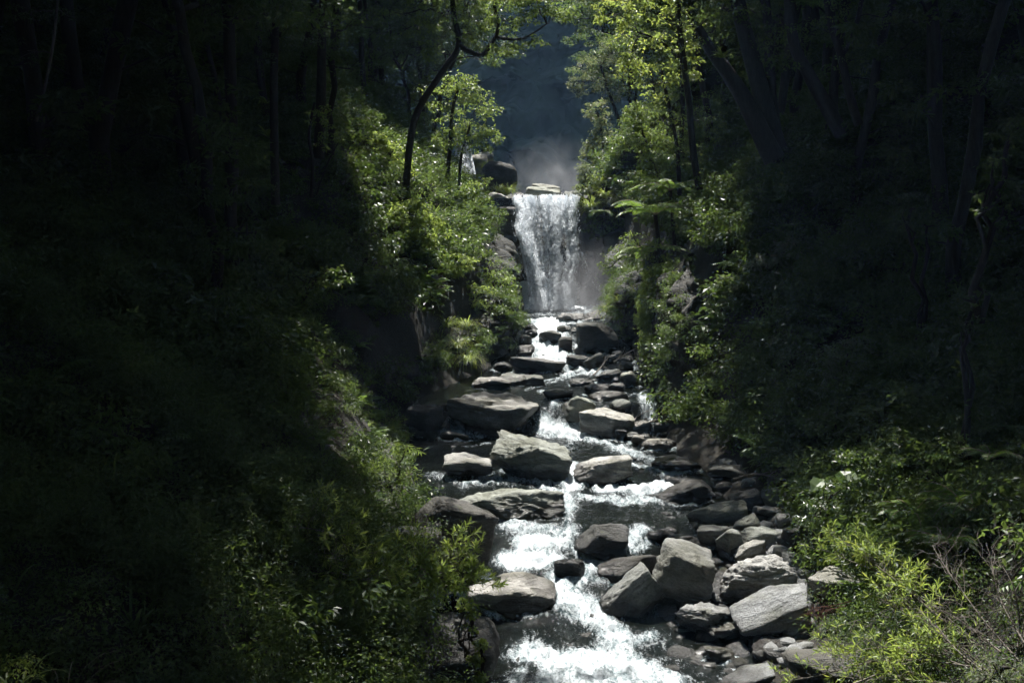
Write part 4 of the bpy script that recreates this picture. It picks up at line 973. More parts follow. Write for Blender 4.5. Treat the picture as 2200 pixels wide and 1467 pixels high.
S('yellow-green shrub catching sun halfway up the left slope', 'shrub', [(835, 320, 34, 24), (858, 358, 30, 30), (815, 300, 20, 18)], 50, 'leaf_bright', Ln=0.14, group=GL)
S('dark shrub between the bright bush and the waterfall shoulder', 'shrub', [(975, 470, 50, 40), (1015, 420, 40, 34), (1010, 510, 44, 40)], 58, 'leaf_mid', Ln=0.14, group=GL)
S('feathery shrub at the left shoulder of the waterfall', 'shrub', [(1010, 385, 40, 18), (985, 400, 30, 20)], 64, 'leaf_mid', Ln=0.13, group=GL)
for k, (px, row, d, lab) in enumerate([(1070, 398, 65.5, 'lit grass tuft below the brown boulder above the waterfall'), (1092, 402, 65.2, 'lit grass tuft at the left end of the waterfall lip'),
        (985, 735, 43.5, 'upper tuft of the grass cascading down the left bank'), (1005, 765, 43, 'lower tuft of the grass cascading down the left bank'), (960, 690, 44.5, 'grass tuft under the middle bush of the left bank'), (1000, 690, 45.5, 'sunny grass tuft beside the dark rock wall'),
        (1048, 345, 69, 'small grass tuft growing on the brown boulder')]):
    grass('grass_clump', lab, P(px, row + 12, d), 130 if d < 50 else 110, 0.95 if d < 50 else 1.0, 0.024, group='grass tufts of the gorge', droop=2.0)
fern('fern', 'small bright fern at the foot of the left bank rock', P(912, 775, 41), 0.55, 9)
plant('tree', 'leafy tree on the left with its sunlit edge toward the mountain gap', 'tree', [(1020, 240, 48, 60), (962, 215, 55, 55), (1052, 298, 32, 30), (980, 300, 50, 28), (1005, 190, 40, 30)], 56, 'leaf_mid',
      [(5, [(958, 420), (965, 330), (972, 240), (985, 190)]), (3.5, [(985, 410), (992, 330), (1010, 270)])], Ln=0.16, group='trees lining the gorge', cover=0.9)
plant('tree', 'overhanging tree at upper left with a crooked dark bough', 'tree', [(950, 35, 80, 50), (1075, 45, 75, 38), (1165, 18, 55, 26), (1085, 108, 55, 14), (925, 100, 34, 44), (1150, 92, 26, 14), (1040, -20, 110, 40), (1015, 75, 30, 20), (870, 30, 60, 46), (1140, -15, 80, 30), (1205, 30, 34, 18)], 45, 'leaf_mid',
      [(9, [(870, 420, 50), (890, 260, 48), (950, 155, 46), (985, 100), (975, 30), (965, -60)], 0.5), (6, [(985, 98), (1010, 112), (1035, 118), (1053, 98), (1070, 60), (1062, 0), (1080, -60)], 0.5), (4, [(1062, 80), (1120, 84), (1175, 52)], 0.3)],
      Ln=0.14, group='trees lining the gorge', cover=0.52)
plant('tree', 'dark upright tree on the left carrying two perched ferns', 'tree', [(560, 20, 90, 50), (560, 130, 40, 40), (640, 60, 60, 60)], 36, 'leaf_glossy', [(10, [(592, 440), (588, 200), (592, 40), (588, -80)])], Ln=0.12, group='trees lining the gorge', cover=0.5)
nest_fern('upper bright fern perched on the dark upright trunk', P(572, 222, 35.7), 0.62, 16, az0=3.4, az1=6.4)
nest_fern('lower bright fern perched on the dark upright trunk', P(574, 292, 35.7), 0.62, 14, az0=3.4, az1=6.4)
plant('tree', 'thick dark tree trunk right of the trunk with perched ferns', 'tree', [(720, 40, 80, 60), (760, 150, 60, 50), (800, 60, 60, 60)], 41, 'leaf_dark', [(12, [(684, 340), (690, 200), (692, 60), (698, -80)])], Ln=0.13, group='trees lining the gorge', cover=0.5)
plant('tree', 'slim bent sapling with two thin stems before the left slope', 'tree', [(690, 250, 40, 26), (720, 310, 40, 26)], 38, 'leaf_mid', [(4, [(668, 425), (672, 350), (664, 290), (676, 220)]), (2, [(680, 420), (700, 360), (730, 300)])], Ln=0.12, cover=0.4, group='trees lining the gorge')
plant('tree', 'thin pale leaning stem in the dark upper left corner', 'tree', [(60, 110, 40, 30), (70, 25, 60, 30), (140, 30, 30, 20)], 27, 'leaf_glossy', [(4, [(78, 262), (98, 180), (115, 90), (128, -40)])], Ln=0.1, cover=0.35, bark='bark_pale', group='trees lining the gorge')
DS = 'shaded shrubs of the left slope'
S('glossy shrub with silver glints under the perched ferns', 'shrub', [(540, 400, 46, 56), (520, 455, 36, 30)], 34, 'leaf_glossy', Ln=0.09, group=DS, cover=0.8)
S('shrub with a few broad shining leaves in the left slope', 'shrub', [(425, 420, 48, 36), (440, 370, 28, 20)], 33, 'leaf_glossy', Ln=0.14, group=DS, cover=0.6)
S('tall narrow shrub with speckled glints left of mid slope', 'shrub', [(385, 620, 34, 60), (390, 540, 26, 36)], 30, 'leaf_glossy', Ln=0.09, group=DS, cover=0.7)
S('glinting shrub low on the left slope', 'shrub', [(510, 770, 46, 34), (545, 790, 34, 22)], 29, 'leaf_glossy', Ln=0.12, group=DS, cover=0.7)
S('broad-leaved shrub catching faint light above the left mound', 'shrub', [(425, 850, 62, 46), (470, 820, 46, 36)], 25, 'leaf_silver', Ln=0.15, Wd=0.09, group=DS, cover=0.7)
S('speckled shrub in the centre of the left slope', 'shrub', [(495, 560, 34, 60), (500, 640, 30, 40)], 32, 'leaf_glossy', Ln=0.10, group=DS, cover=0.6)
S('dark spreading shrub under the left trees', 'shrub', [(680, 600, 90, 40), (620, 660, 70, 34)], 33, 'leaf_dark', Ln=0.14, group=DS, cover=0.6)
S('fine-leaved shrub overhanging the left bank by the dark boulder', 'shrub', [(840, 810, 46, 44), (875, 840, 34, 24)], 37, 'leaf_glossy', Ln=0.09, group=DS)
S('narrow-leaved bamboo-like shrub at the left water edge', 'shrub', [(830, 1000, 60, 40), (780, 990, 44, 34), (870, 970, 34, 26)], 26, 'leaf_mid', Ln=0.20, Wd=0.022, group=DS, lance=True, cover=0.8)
DM = 'shrubs of the foreground mound'  # leaf_dark on these shrubs puts the mound's shade into the leaf colour
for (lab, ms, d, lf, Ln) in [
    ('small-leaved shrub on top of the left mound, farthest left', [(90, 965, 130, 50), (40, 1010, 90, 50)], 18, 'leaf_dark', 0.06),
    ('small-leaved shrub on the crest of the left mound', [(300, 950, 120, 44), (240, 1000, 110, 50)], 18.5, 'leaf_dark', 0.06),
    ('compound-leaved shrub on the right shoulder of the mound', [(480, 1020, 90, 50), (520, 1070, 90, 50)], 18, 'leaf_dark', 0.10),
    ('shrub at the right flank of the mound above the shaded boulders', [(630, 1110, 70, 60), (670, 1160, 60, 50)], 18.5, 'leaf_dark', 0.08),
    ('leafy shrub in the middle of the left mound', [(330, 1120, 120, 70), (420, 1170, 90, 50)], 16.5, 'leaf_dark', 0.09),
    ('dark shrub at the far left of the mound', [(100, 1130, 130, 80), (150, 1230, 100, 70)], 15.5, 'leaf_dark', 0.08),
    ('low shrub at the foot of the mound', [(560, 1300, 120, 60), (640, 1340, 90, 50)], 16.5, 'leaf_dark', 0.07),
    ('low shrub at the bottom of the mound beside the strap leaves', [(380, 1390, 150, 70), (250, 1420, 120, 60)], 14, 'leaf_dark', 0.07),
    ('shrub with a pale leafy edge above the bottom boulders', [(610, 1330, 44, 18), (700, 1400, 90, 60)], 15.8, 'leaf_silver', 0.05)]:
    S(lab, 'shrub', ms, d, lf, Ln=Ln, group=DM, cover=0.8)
whorl_bush('shrub', 'sunlit shrub with starry leaf tufts on the left bank', [[(600, 1180), (680, 1190), (760, 1210)], [(640, 1240), (720, 1230), (800, 1250)], [(620, 1130), (690, 1140), (740, 1170)]], 17.8, Ln=0.17, Wd=0.03, twigs=6, group=GL)
whorl_bush('shrub', 'sunlit starry-leaved branch reaching over the shaded boulders', [[(780, 1300), (850, 1260), (920, 1230), (960, 1210)], [(800, 1310), (900, 1290), (980, 1270), (1015, 1250)], [(830, 1290), (890, 1250), (900, 1215)]], 19.5, Ln=0.17, Wd=0.03, twigs=6, group=GL)
S('trailing vine with small pale leaves over the great dark boulder', 'vine', [(1015, 1335, 14, 26), (1000, 1300, 20, 14), (1035, 1380, 10, 18), (1020, 1420, 10, 18), (1025, 1455, 12, 14)], 18.0, 'leaf_bright', Ln=0.07, Wd=0.055, cover=0.8, rc=0.09, limbs=True)
grass('strap_leaf_plant', 'dark strap-leaved plant near the bottom of the mound', P(300, 1360, 13.5), 16, 1.0, 0.045, 'leaf_dark', cat='plant', spread=0.5, droop=1.0, group='strap-leaved plants')
grass('strap_leaf_plant', 'dark strap-leaved plant on the upper mound', P(235, 1040, 16.5), 14, 0.9, 0.045, 'leaf_mid', cat='plant', spread=0.25, droop=0.9, group='strap-leaved plants')
grass('strap_leaf_plant', 'dark strap-leaved plant at the left edge', P(20, 1290, 13), 14, 0.9, 0.045, 'leaf_dark', cat='plant', spread=0.4, droop=1.0, group='strap-leaved plants')
grass('grass_clump', 'sunlit arching grass in the bottom left corner', P(30, 1475, 9.5), 26, 0.42, 0.02, 'grass', spread=0.5, droop=2.2, group='grass tufts of the gorge')
grass('grass_clump', 'dry pale grass stalks arching at the bottom left', P(150, 1470, 10.5), 10, 0.7, 0.008, 'dry', spread=0.5, droop=1.9, group='grass tufts of the gorge')
grass('grass_clump', 'dry bent grass stalks at the bottom of the mound', P(310, 1480, 10.8), 8, 0.5, 0.007, 'dry', spread=0.6, droop=1.7, group='grass tufts of the gorge')
S('tiny-leaved weed lit in the bottom left corner', 'weed', [(25, 1440, 40, 30)], 9.8, 'leaf_bright', Ln=0.035, cover=0.8)

# ------------------------------------------------------------------ right bank
plant('tree', 'bright green leafy tree hanging over the right of the gap', 'tree', [(1365, 95, 62, 60), (1330, 30, 60, 36), (1400, 180, 46, 46), (1440, 60, 50, 60), (1350, 150, 34, 34), (1420, -20, 90, 40), (1470, 140, 40, 60)], 44, 'leaf_bright',
      [(8, [(1505, 420), (1490, 330), (1478, 200), (1462, 80), (1452, -60)], 0.7), (4, [(1470, 140), (1420, 90), (1370, 70)], 0.4)], Ln=0.15, group='trees lining the gorge', cover=0.55)
plant('tree', 'slender green tree beside the vine-hung trunks right of the gap', 'tree', [(1440, 270, 44, 50), (1480, 330, 50, 50), (1410, 320, 34, 40), (1530, 260, 40, 60)], 47, 'leaf_mid', [(5, [(1460, 420), (1455, 320), (1440, 240), (1420, 150)])], Ln=0.13, group='trees lining the gorge', cover=0.6)
plant('tree', 'thick leaning trunk with a nest fern on the right slope', 'tree', [(1500, 60, 50, 50), (1540, 20, 60, 40)], 38, 'leaf_mid', [(24, [(1665, 345), (1632, 280), (1600, 215), (1562, 155), (1525, 105), (1500, 60)], 0.4)], Ln=0.13, group='trees lining the gorge', cover=0.4)
nest_fern('bright nest fern perched on the thick leaning trunk', P(1552, 125, 37.6), 0.6, 30)
plant('tree', 'thick dark trunk behind the leaning trunk with nest fern', 'tree', [(1600, 40, 80, 60), (1660, 100, 60, 60)], 39.5, 'leaf_dark', [(22, [(1690, 380), (1655, 270), (1625, 160), (1598, 60), (1570, -60)], 0.7)], Ln=0.13, group='trees lining the gorge', cover=0.5)
plant('tree', 'dark leaning trunk right of the pair with nest fern', 'tree', [(1700, 100, 70, 60), (1760, 40, 80, 60)], 37, 'leaf_mid', [(17, [(1810, 290), (1768, 215), (1735, 155), (1705, 90), (1690, -60)], 0.6)], Ln=0.12, group='trees lining the gorge', cover=0.4)
plant('tree', 'forked slim dark trunk toward the upper right', 'tree', [(1860, 60, 70, 60), (1800, 20, 60, 50), (1840, 130, 40, 40)], 35, 'leaf_mid', [(10, [(1845, 270), (1822, 190), (1806, 115), (1785, 50), (1770, -50)], 0.7), (6, [(1808, 120), (1832, 80), (1850, 10), (1860, -40)], 0.7)], Ln=0.11, group='trees lining the gorge', cover=0.5)
plant('tree', 'hazy grey-green tree far back at the right of the gap', 'tree', [(1285, 150, 52, 40), (1240, 180, 24, 26), (1320, 110, 40, 30), (1310, 190, 40, 34)], 76, 'leaf_silver', [(4, [(1345, 330), (1330, 260), (1305, 190), (1290, 140)])], Ln=0.15, group='trees lining the gorge', cover=0.8)
plant('tree', 'silvery broad-leaved tree standing above the grassy hump', 'tree', [(1280, 245, 28, 34), (1292, 295, 32, 36), (1272, 330, 20, 26)], 69, 'leaf_silver', [(3, [(1300, 380), (1296, 310), (1284, 240)])], Ln=0.2, group='trees lining the gorge', cover=0.8)
plant('tree', 'leafy tree with dark underside above the tree ferns', 'tree', [(1372, 265, 36, 30), (1345, 310, 34, 22), (1400, 310, 40, 34), (1360, 235, 24, 20)], 60, 'leaf_mid', [(4, [(1405, 430), (1398, 350), (1380, 280)])], Ln=0.15, group='trees lining the gorge')
S('bushy green shrub between the leafy tree and the tree ferns', 'shrub', [(1420, 390, 44, 40), (1460, 440, 44, 50), (1400, 350, 30, 24)], 50, 'leaf_mid', Ln=0.13, group='shrubs on the right bank')
S('dark shrub clinging to the rock left of the waterfall', 'shrub', [(1040, 500, 34, 40), (1062, 470, 26, 30), (1030, 545, 30, 30)], 59, 'leaf_dark', Ln=0.13, group='shrubs on the left bank')
S('dark hanging shrub below the drooping bush by the plunge pool', 'shrub', [(1085, 600, 26, 34), (1050, 680, 40, 20)], 54, 'leaf_dark', Ln=0.11, group='shrubs on the left bank')
S('dark shrub overhanging the rock wall right of the plunge pool', 'shrub', [(1340, 575, 34, 34), (1365, 540, 30, 30)], 55, 'leaf_dark', Ln=0.13, group='shrubs on the right bank')
S('leafy cover on top of the right buttress', 'shrub', [(1440, 585, 50, 26), (1490, 610, 50, 30), (1420, 620, 26, 26)], 41, 'leaf_mid', Ln=0.12, group='shrubs on the right bank')
S('leafy bush behind the brown boulder above the waterfall', 'shrub', [(1000, 395, 30, 16), (1030, 410, 26, 14)], 66, 'leaf_mid', Ln=0.13, group='shrubs on the left bank')
GR = 'grass tufts of the gorge'
for k, (px, row, d, lab) in enumerate([(1290, 385, 63, 'tall sunlit grass on the hump right of the waterfall lip, topmost tuft'), (1262, 405, 63, 'grass on the hump nearest the waterfall lip'), (1325, 372, 63.5, 'grass on the hump farthest from the waterfall'), (1300, 412, 62, 'drooping grass low on the hump'), (1345, 390, 63, 'shaded grass at the back of the hump'), (1270, 435, 61.8, 'grass hanging below the hump'), (1320, 430, 62, 'grass hanging beside the hump foot'),
        (1335, 640, 50, 'bright grass fountain on the ledge left of the vine wall'), (1368, 622, 49.5, 'bright grass beside the vine wall top'), (1310, 660, 50.5, 'low grass at the tip of the ledge'), (1355, 660, 49.5, 'grass drooping over the ledge edge')]):
    grass('grass_clump', lab, P(px, row + 14, d), 150, 1.25 if d > 55 else 0.95, 0.03, group=GR, droop=1.7)
S('leafy bush filling the hump beneath its grass', 'shrub', [(1295, 395, 46, 30), (1330, 410, 40, 40), (1265, 425, 24, 24)], 63, 'leaf_bright', Ln=0.13, group='shrubs on the right bank')
S('grey-leaved shrub at the left tip of the hump', 'shrub', [(1256, 372, 14, 30), (1250, 400, 14, 18)], 63.5, 'leaf_silver', Ln=0.14, group='shrubs on the right bank')
S('dark shrub clinging to the rock right of the waterfall', 'shrub', [(1290, 480, 34, 40), (1330, 500, 40, 40), (1275, 455, 22, 18)], 62, 'leaf_dark', Ln=0.13, group='shrubs on the right bank')
fern('fern', 'fern hanging from the rock right of the waterfall', P(1290, 455, 61), 0.9, 9, el=0.5)
fern('tree_fern', 'tree fern with long arching fronds toward the waterfall', P(1408, 462, 43), 1.9, 15, el=0.65, droop=1.2, cat='tree fern', trunk=[P(1422, 640, 43.5), P(1418, 560, 43.2), 0.09], npair=26, wid=0.22)
fern('tree_fern', 'second tree fern with fronds below the first', P(1395, 540, 43.6), 1.6, 12, el=0.45, droop=1.1, cat='tree fern', trunk=[P(1420, 650, 44), P(1412, 590, 43.8), 0.08], npair=24, wid=0.22)
fern('tree_fern', 'upper tree fern half hidden by the green shrub', P(1440, 410, 46), 1.7, 12, el=0.6, droop=1.2, cat='tree fern', trunk=[P(1450, 560, 46), P(1446, 480, 46), 0.08], npair=24, wid=0.22)
S('fine-leaved small tree reaching out above the plunge pool', 'shrub', [(1335, 545, 40, 24), (1300, 578, 26, 12), (1365, 520, 34, 30), (1385, 570, 24, 24)], 46, 'leaf_mid', [(3, [(1422, 640), (1400, 580), (1370, 540)]), (2.5, [(1425, 640), (1395, 560), (1360, 510)])], Ln=0.10, group='shrubs on the right bank', cover=0.6)
rs = newrs(); g = Geo(); gs = Geo()
Wp, wnx, wny = WALLS[4]; nvv, nuu = Wp.shape[:2]
vm = lambda a: float(perlin(np.array([a * 1.7]))[0])
for k in range(420):
    iu = rs.randint(3, int(nuu * 0.62)); iv0 = rs.randint(int(nvv * .55), nvv - 1); iv1 = max(6, iv0 - rs.randint(8, 34))
    for iv in range(iv1, iv0, 3):
        c = Wp[iv, iu] + np.array([wnx[iu], wny[iu], 0]) * rs.uniform(0.03, 0.16) + rs.normal(size=3) * 0.03
        if vm(c) > -0.12: clump_leaves(g, c + np.array([wnx[iu], wny[iu], 0]) * 0.25 * max(0, vm(c * 1.3)), 0.14, 4, rs, 0.10, 0.05, 0.9, 0.5, 0.9)
    if k % 6 == 0: gs.add(*tube(Wp[iv1:iv0 + 1:3, iu] + np.array([wnx[iu], wny[iu], 0]) * 0.06, 0.008, 4) if iv0 - iv1 > 6 else tube(Wp[iv1 - 4:iv1 + 5:3, iu], 0.008, 4))
b_ = Wp[0, nuu // 3]; o = root_at('vine', b_); obj('stem', gs.mesh('stem', M['bark'], b_, True), o); obj('foliage', g.mesh('foliage', M['leaf_mid'], b_), o)
tag(o, 'curtain of bright green vines hanging on the right rock wall', 'vine')
S('leafy bush around the tree fern stems', 'shrub', [(1412, 545, 30, 40, 42.3), (1430, 610, 34, 34, 41.5)], 42.3, 'leaf_mid', Ln=0.11, group='shrubs on the right bank', cover=0.8)
for lab, br in [('driftwood stick leaning on the stones below the buttress', [(1340, 925, 36.4), (1360, 905, 36.8), (1375, 884, 37.2)]), ('driftwood branch lying against the foot of the buttress', [(1388, 908, 36.5), (1412, 904, 36.5), (1436, 906, 36.4)]),
                ('driftwood stick among the rubble at the vine wall', [(1275, 806, 43.5), (1290, 790, 44), (1300, 778, 44.5)]), ('bare branch caught on the rubble right of the upper rapids', [(1318, 778, 44.8), (1345, 760, 45.2), (1366, 748, 45.6)]),
                ('thin pale driftwood at the top of the rock bar', [(1575, 1030, 26.5), (1620, 1018, 26.8), (1655, 1022, 27)])]:
    dry_branch('driftwood', lab, [br], br[0][2], rad=0.035, twigs=2, group='driftwood along the stream', tl=(0.15, 0.5))
RS_ = 'shaded shrubs of the right slope'
for (lab, ms, d, lf, Ln, cv) in [
    ('glossy shrub hanging below the leaning trunks', [(1640, 440, 66, 50), (1690, 400, 44, 40), (1660, 500, 60, 40)], 38, 'leaf_glossy', 0.11, 0.6),
    ('big-leaved branch catching light in the middle of the right slope', [(1650, 570, 60, 26), (1690, 540, 40, 24)], 35, 'leaf_silver', 0.18, 0.6),
    ('lower big-leaved branch of the middle right slope', [(1600, 640, 60, 26), (1660, 655, 44, 22), (1570, 610, 36, 20)], 35, 'leaf_silver', 0.17, 0.6),
    ('glossy shrub beside the buttress top', [(1470, 600, 50, 34), (1520, 560, 50, 30)], 41, 'leaf_glossy', 0.12, 0.7),
    ('feathery shrub on the flank of the buttress', [(1470, 690, 50, 40), (1520, 650, 40, 30)], 39, 'leaf_dark', 0.11, 0.7),
    ('speckled shrub low behind the rock bar', [(1600, 780, 46, 40), (1590, 830, 40, 34)], 34, 'leaf_glossy', 0.09, 0.7),
    ('shining shrub with white glints right of centre slope', [(1700, 780, 60, 40), (1730, 850, 50, 50)], 30, 'leaf_glossy', 0.10, 0.7),
    ('silver-glinting narrow-leaved shrub of the right slope', [(1820, 760, 66, 50), (1850, 830, 50, 50), (1790, 810, 44, 36)], 28, 'leaf_silver', 0.11, 0.7),
    ('lower silver-glinting shrub of the right slope', [(1840, 910, 40, 44), (1800, 890, 40, 30)], 27, 'leaf_silver', 0.09, 0.6),
    ('upright sprig with pale leaves at the far right', [(2095, 650, 34, 36), (2080, 690, 26, 20)], 22, 'leaf_glossy', 0.12, 0.5),
    ('dark shrub with scattered glints at the far upper right', [(1960, 450, 60, 40), (1990, 490, 40, 30)], 28, 'leaf_glossy', 0.13, 0.5),
    ('dark round-leaved shrub at the right edge', [(2130, 400, 60, 60), (2170, 300, 50, 50)], 22, 'leaf_dark', 0.12, 0.6),
    ('leafy shrub bordering the rock bar', [(1790, 1060, 60, 50), (1760, 1110, 50, 44), (1830, 1110, 44, 40)], 22, 'leaf_glossy', 0.09, 0.9),
    ('dark shrub above the leafy shrub of the rock bar', [(1880, 1000, 80, 44), (1940, 1060, 60, 50)], 22, 'leaf_dark', 0.1, 0.8)]:
    S(lab, 'shrub', ms, d, lf, Ln=Ln, group=RS_, cover=cv)
fern('fern', 'large soft fern on the dark right bank', P(2080, 1100, 19), 1.0, 14, el=0.9, group='ferns of the right bank')
fern('fern', 'fern below the large soft one on the right bank', P(2030, 1170, 18), 0.8, 12, el=0.8, group='ferns of the right bank')
fern('fern', 'small fern high at the right edge', P(2130, 985, 19), 0.6, 9, el=0.8, group='ferns of the right bank')
fern('fern', 'fern hidden left of the large soft fern', P(1960, 1110, 19.5), 0.8, 10, el=0.8, group='ferns of the right bank')
o = root_at('taro_plant', P(1805, 1040, 22.7))
for q, ax, l_, w_ in ((P(1805, 1012, 22.5), (0.2, -0.6, -0.35), 0.5, 0.46), (P(1850, 1020, 22.8), (0.7, -0.4, -0.3), 0.4, 0.36), (P(1770, 1030, 22.6), (-0.6, -0.5, -0.3), 0.4, 0.34)):
    g = Geo(); g.add(*leaf_geo(q[None], np.array([ax]), np.array([[0, -0.4, 1.0]]), np.array([l_]), np.array([w_]), np.full(1, 0.6), True)); lf = obj('leaf', g.mesh('leaf', M['leaf_mid'], o.location), o)
    gs = Geo(); gs.add(*tube(smooth_line([P(1810, 1050, 22.8), q], 5), 0.012, 5)); obj('leaf_stalk', gs.mesh('leaf_stalk', M['leaf_mid'], o.location, True), lf)
tag(o, 'plant with a big round dull-green leaf behind the rock bar', 'plant')
# right foreground: starry-leaved bushes
GF = 'starry-leaved bushes in the right foreground'
whorl_bush('shrub', 'long arching bough of starry leaves in the right foreground', [
    [(2120, 1400, 15), (2040, 1330, 15.4), (1960, 1270, 15.8), (1880, 1205, 16.4), (1810, 1165, 17)], [(2090, 1380, 15), (2000, 1310, 15.3), (1930, 1250, 15.8), (1850, 1190, 16.6)],
    [(2060, 1400, 15), (1980, 1340, 15.3), (1910, 1290, 15.8)], [(2100, 1420, 14.8), (2030, 1370, 15), (1960, 1340, 15.2)], [(1960, 1270, 16), (1890, 1230, 16.3), (1790, 1190, 17)]],
    15.5, Ln=0.14, Wd=0.022, twigs=5, nleaf=9, group=GF, tw=(0.15, 0.5))
whorl_bush('shrub', 'low bough of starry leaves along the bottom right', [
    [(2140, 1440, 13.6), (2000, 1420, 14), (1880, 1420, 14.4), (1760, 1450, 14.8), (1690, 1462, 15)], [(2100, 1440, 13.8), (1980, 1400, 14), (1900, 1390, 14.4), (1820, 1400, 14.8)],
    [(2060, 1470, 13.5), (1950, 1460, 13.8), (1850, 1460, 14.2)], [(2120, 1450, 13.6), (2040, 1400, 13.9), (1960, 1380, 14.2)]],
    14.2, Ln=0.12, Wd=0.019, twigs=5, nleaf=9, group=GF, tw=(0.12, 0.42))
S('pale green dense shrub in the bottom right corner', 'shrub', [(2160, 1440, 70, 40), (2110, 1465, 50, 30)], 12, 'leaf_silver', Ln=0.06, Wd=0.012, lance=True, cover=1.0)
dry_branch('dry_branch', 'tangle of bare pale twigs at the right edge', [[(2190, 1420, 13.5), (2120, 1340, 14), (2060, 1260, 14.5), (2020, 1200, 15)], [(2200, 1380, 13.5), (2150, 1290, 14), (2130, 1210, 14.4)], [(2180, 1430, 13.5), (2190, 1330, 13.8), (2170, 1230, 14)], [(2150, 1400, 13.8), (2060, 1330, 14.4), (2000, 1300, 14.8)]], 14, twigs=7, group='bare branches')
dry_branch('dry_branch', 'bare pale stick slanting through the bottom right bush', [[(2150, 1470, 13), (2060, 1400, 13.6), (2010, 1340, 14)], [(1830, 1470, 14), (1960, 1420, 14), (2050, 1400, 13.8)]], 13.6, twigs=4, group='bare branches', rad=0.015)
dry_branch('dry_branch', 'pale hanging branch with bare twigs over the shaded boulder', [[(2010, 1340, 15.4), (1940, 1300, 15.8), (1880, 1320, 16), (1800, 1345, 16.4)], [(1960, 1310, 15.6), (1900, 1250, 16)]], 15.8, twigs=4, group='bare branches', up=-0.7)
dry_branch('hanging_roots', 'tuft of reddish rootlets hanging beside the smooth boulder', [[(1830, 1290, 17), (1790, 1300, 17.2), (1745, 1305, 17.4)], [(1820, 1300, 17), (1780, 1310, 17.2), (1760, 1320, 17.3)]], 17.2, twigs=9, bark='twig_red', up=-0.9, tl=(0.1, 0.35), rad=0.006)
dry_branch('dead_twig', 'bare dead twig lying on the big rounded boulder', [[(1480, 1228, 22.0), (1500, 1215, 22.1), (1515, 1222, 22.1)]], 22, twigs=5, tl=(0.08, 0.2), rad=0.006)
# a small green scrap wedged between the stones
o = plant('plastic_scrap', 'small dull green scrap wedged between the rock bar slabs', 'scrap', [(1341, 1214, 3, 3)], 22.6, 'leaf_dark', Ln=0.03, cover=0.1, limbs=False)
bpy.data.objects.remove(o.children[0]); 
bm = bmesh.new(); bmesh.ops.create_cone(bm, cap_ends=True, segments=10, radius1=0.035, radius2=0.03, depth=0.24)
bmesh.ops.create_cone(bm, cap_ends=True, segments=8, radius1=0.03, radius2=0.012, depth=0.06, matrix=Matrix.Translation((0, 0, 0.15)))
me = bpy.data.meshes.new('scrap'); bm.to_mesh(me); bm.free()
gm, nt, out = newmat('green_plastic'); pb = N(nt, 'ShaderNodeBsdfPrincipled', i_Roughness=0.45); pb.inputs['Base Color'].default_value = (0.02, 0.16, 0.11, 1); nt.links.new(pb.outputs[0], out.inputs[0])
me.materials.append(gm); q = obj('body', me, o); q.rotation_euler = (0.3, 0.15, 0)

# ------------------------------------------------------------------ forest on both slopes (shared meshes)
ARCH = [tree_arch(31, 12, 3.9, 'leaf_dark', 0.17), tree_arch(32, 15, 4.2, 'leaf_dark', 0.22), tree_arch(33, 11, 3.6, 'leaf_glossy', 0.15), tree_arch(34, 14, 4.0, 'leaf_mid', 0.17), tree_arch(35, 18, 4.3, 'leaf_dark', 0.24), tree_arch(36, 19, 6.6, 'leaf_dark', 0.27, 16, 19, 0.85), tree_arch(37, 18, 5.6, 'leaf_dark', 0.26, 15, 18, 0.8, lean=5.5)]
AH = [12, 15, 11, 14, 18, 19, 18]; AR = [4.9, 5.3, 4.6, 5.1, 5.4, 8.0, 7.1]; AO = [0, 0, 0, 0, 0, 0, 6.2]   # crown reach over the stream
lit = []
for y in np.arange(13.5, 62, 1.2):
    for x in np.linspace(XL(y) + (1.0 if y < 29 else 1.1 if y < 46 else 0.3), min(XR(y), 4.8) - (0.9 if y > 30 else 0.4), 4): lit.append((x, y, float(wz(y)) + 0.3, 0.0 if y > 27 else 0.15))
for (px, row, d, r) in [(890, 470, 46, .2), (950, 580, 47, .3), (1060, 610, 50, .5), (1015, 640, 48, .5), (980, 730, 43.5, .0), (840, 330, 50, -.8), (1030, 250, 56, 0.6), (1000, 60, 45, .4), (1100, 60, 45, .3),
        (1360, 110, 44, .6), (1400, 190, 44, .3), (1300, 390, 63, .6), (1290, 280, 69, .6), (1280, 160, 76, .6), (1380, 300, 60, .4), (1340, 640, 50, .4), (1385, 700, 43, .3), (1330, 530, 45, .5), (1440, 270, 47, 0.0),
        (760, 1190, 17.8, -1.4), (920, 1240, 19.5, 0.1), (1010, 1370, 18, -0.3), (1850, 1190, 16.5, 1.0), (1960, 1300, 15.5, 1.2), (2050, 1370, 15, 1.0), (1850, 1440, 14.3, 1.2), (1980, 1420, 14, 1.2), (2150, 1440, 12, .6), (30, 1450, 9.6, -.5), (1620, 1260, 21, 1.0), (1500, 1200, 22, 1.0), (1640, 1150, 23, .6), (1560, 1100, 25, .5), (1690, 1280, 20.5, 1.1), (1400, 1250, 21.5, .6), (1100, 1250, 22, -.3),
        (1650, 580, 35, -4.0), (1820, 780, 28, -4.0), (430, 410, 33, -4.2), (385, 600, 30, -4.2), (510, 770, 29, -4.2), (1640, 440, 38, -4.2), (1860, 880, 27, -4.2), (555, 215, 35.7, -2.2), (1552, 120, 37.6, -2.2)]:
    lit.append((*P(px, row, d), r))
for zz in np.linspace(5.0, 10.3, 6):
    for xx in (0.3, 1.3, 2.3, 3.1): lit.append((xx, 61.0, zz, 0.3))
lit = np.array(lit)
seen = []
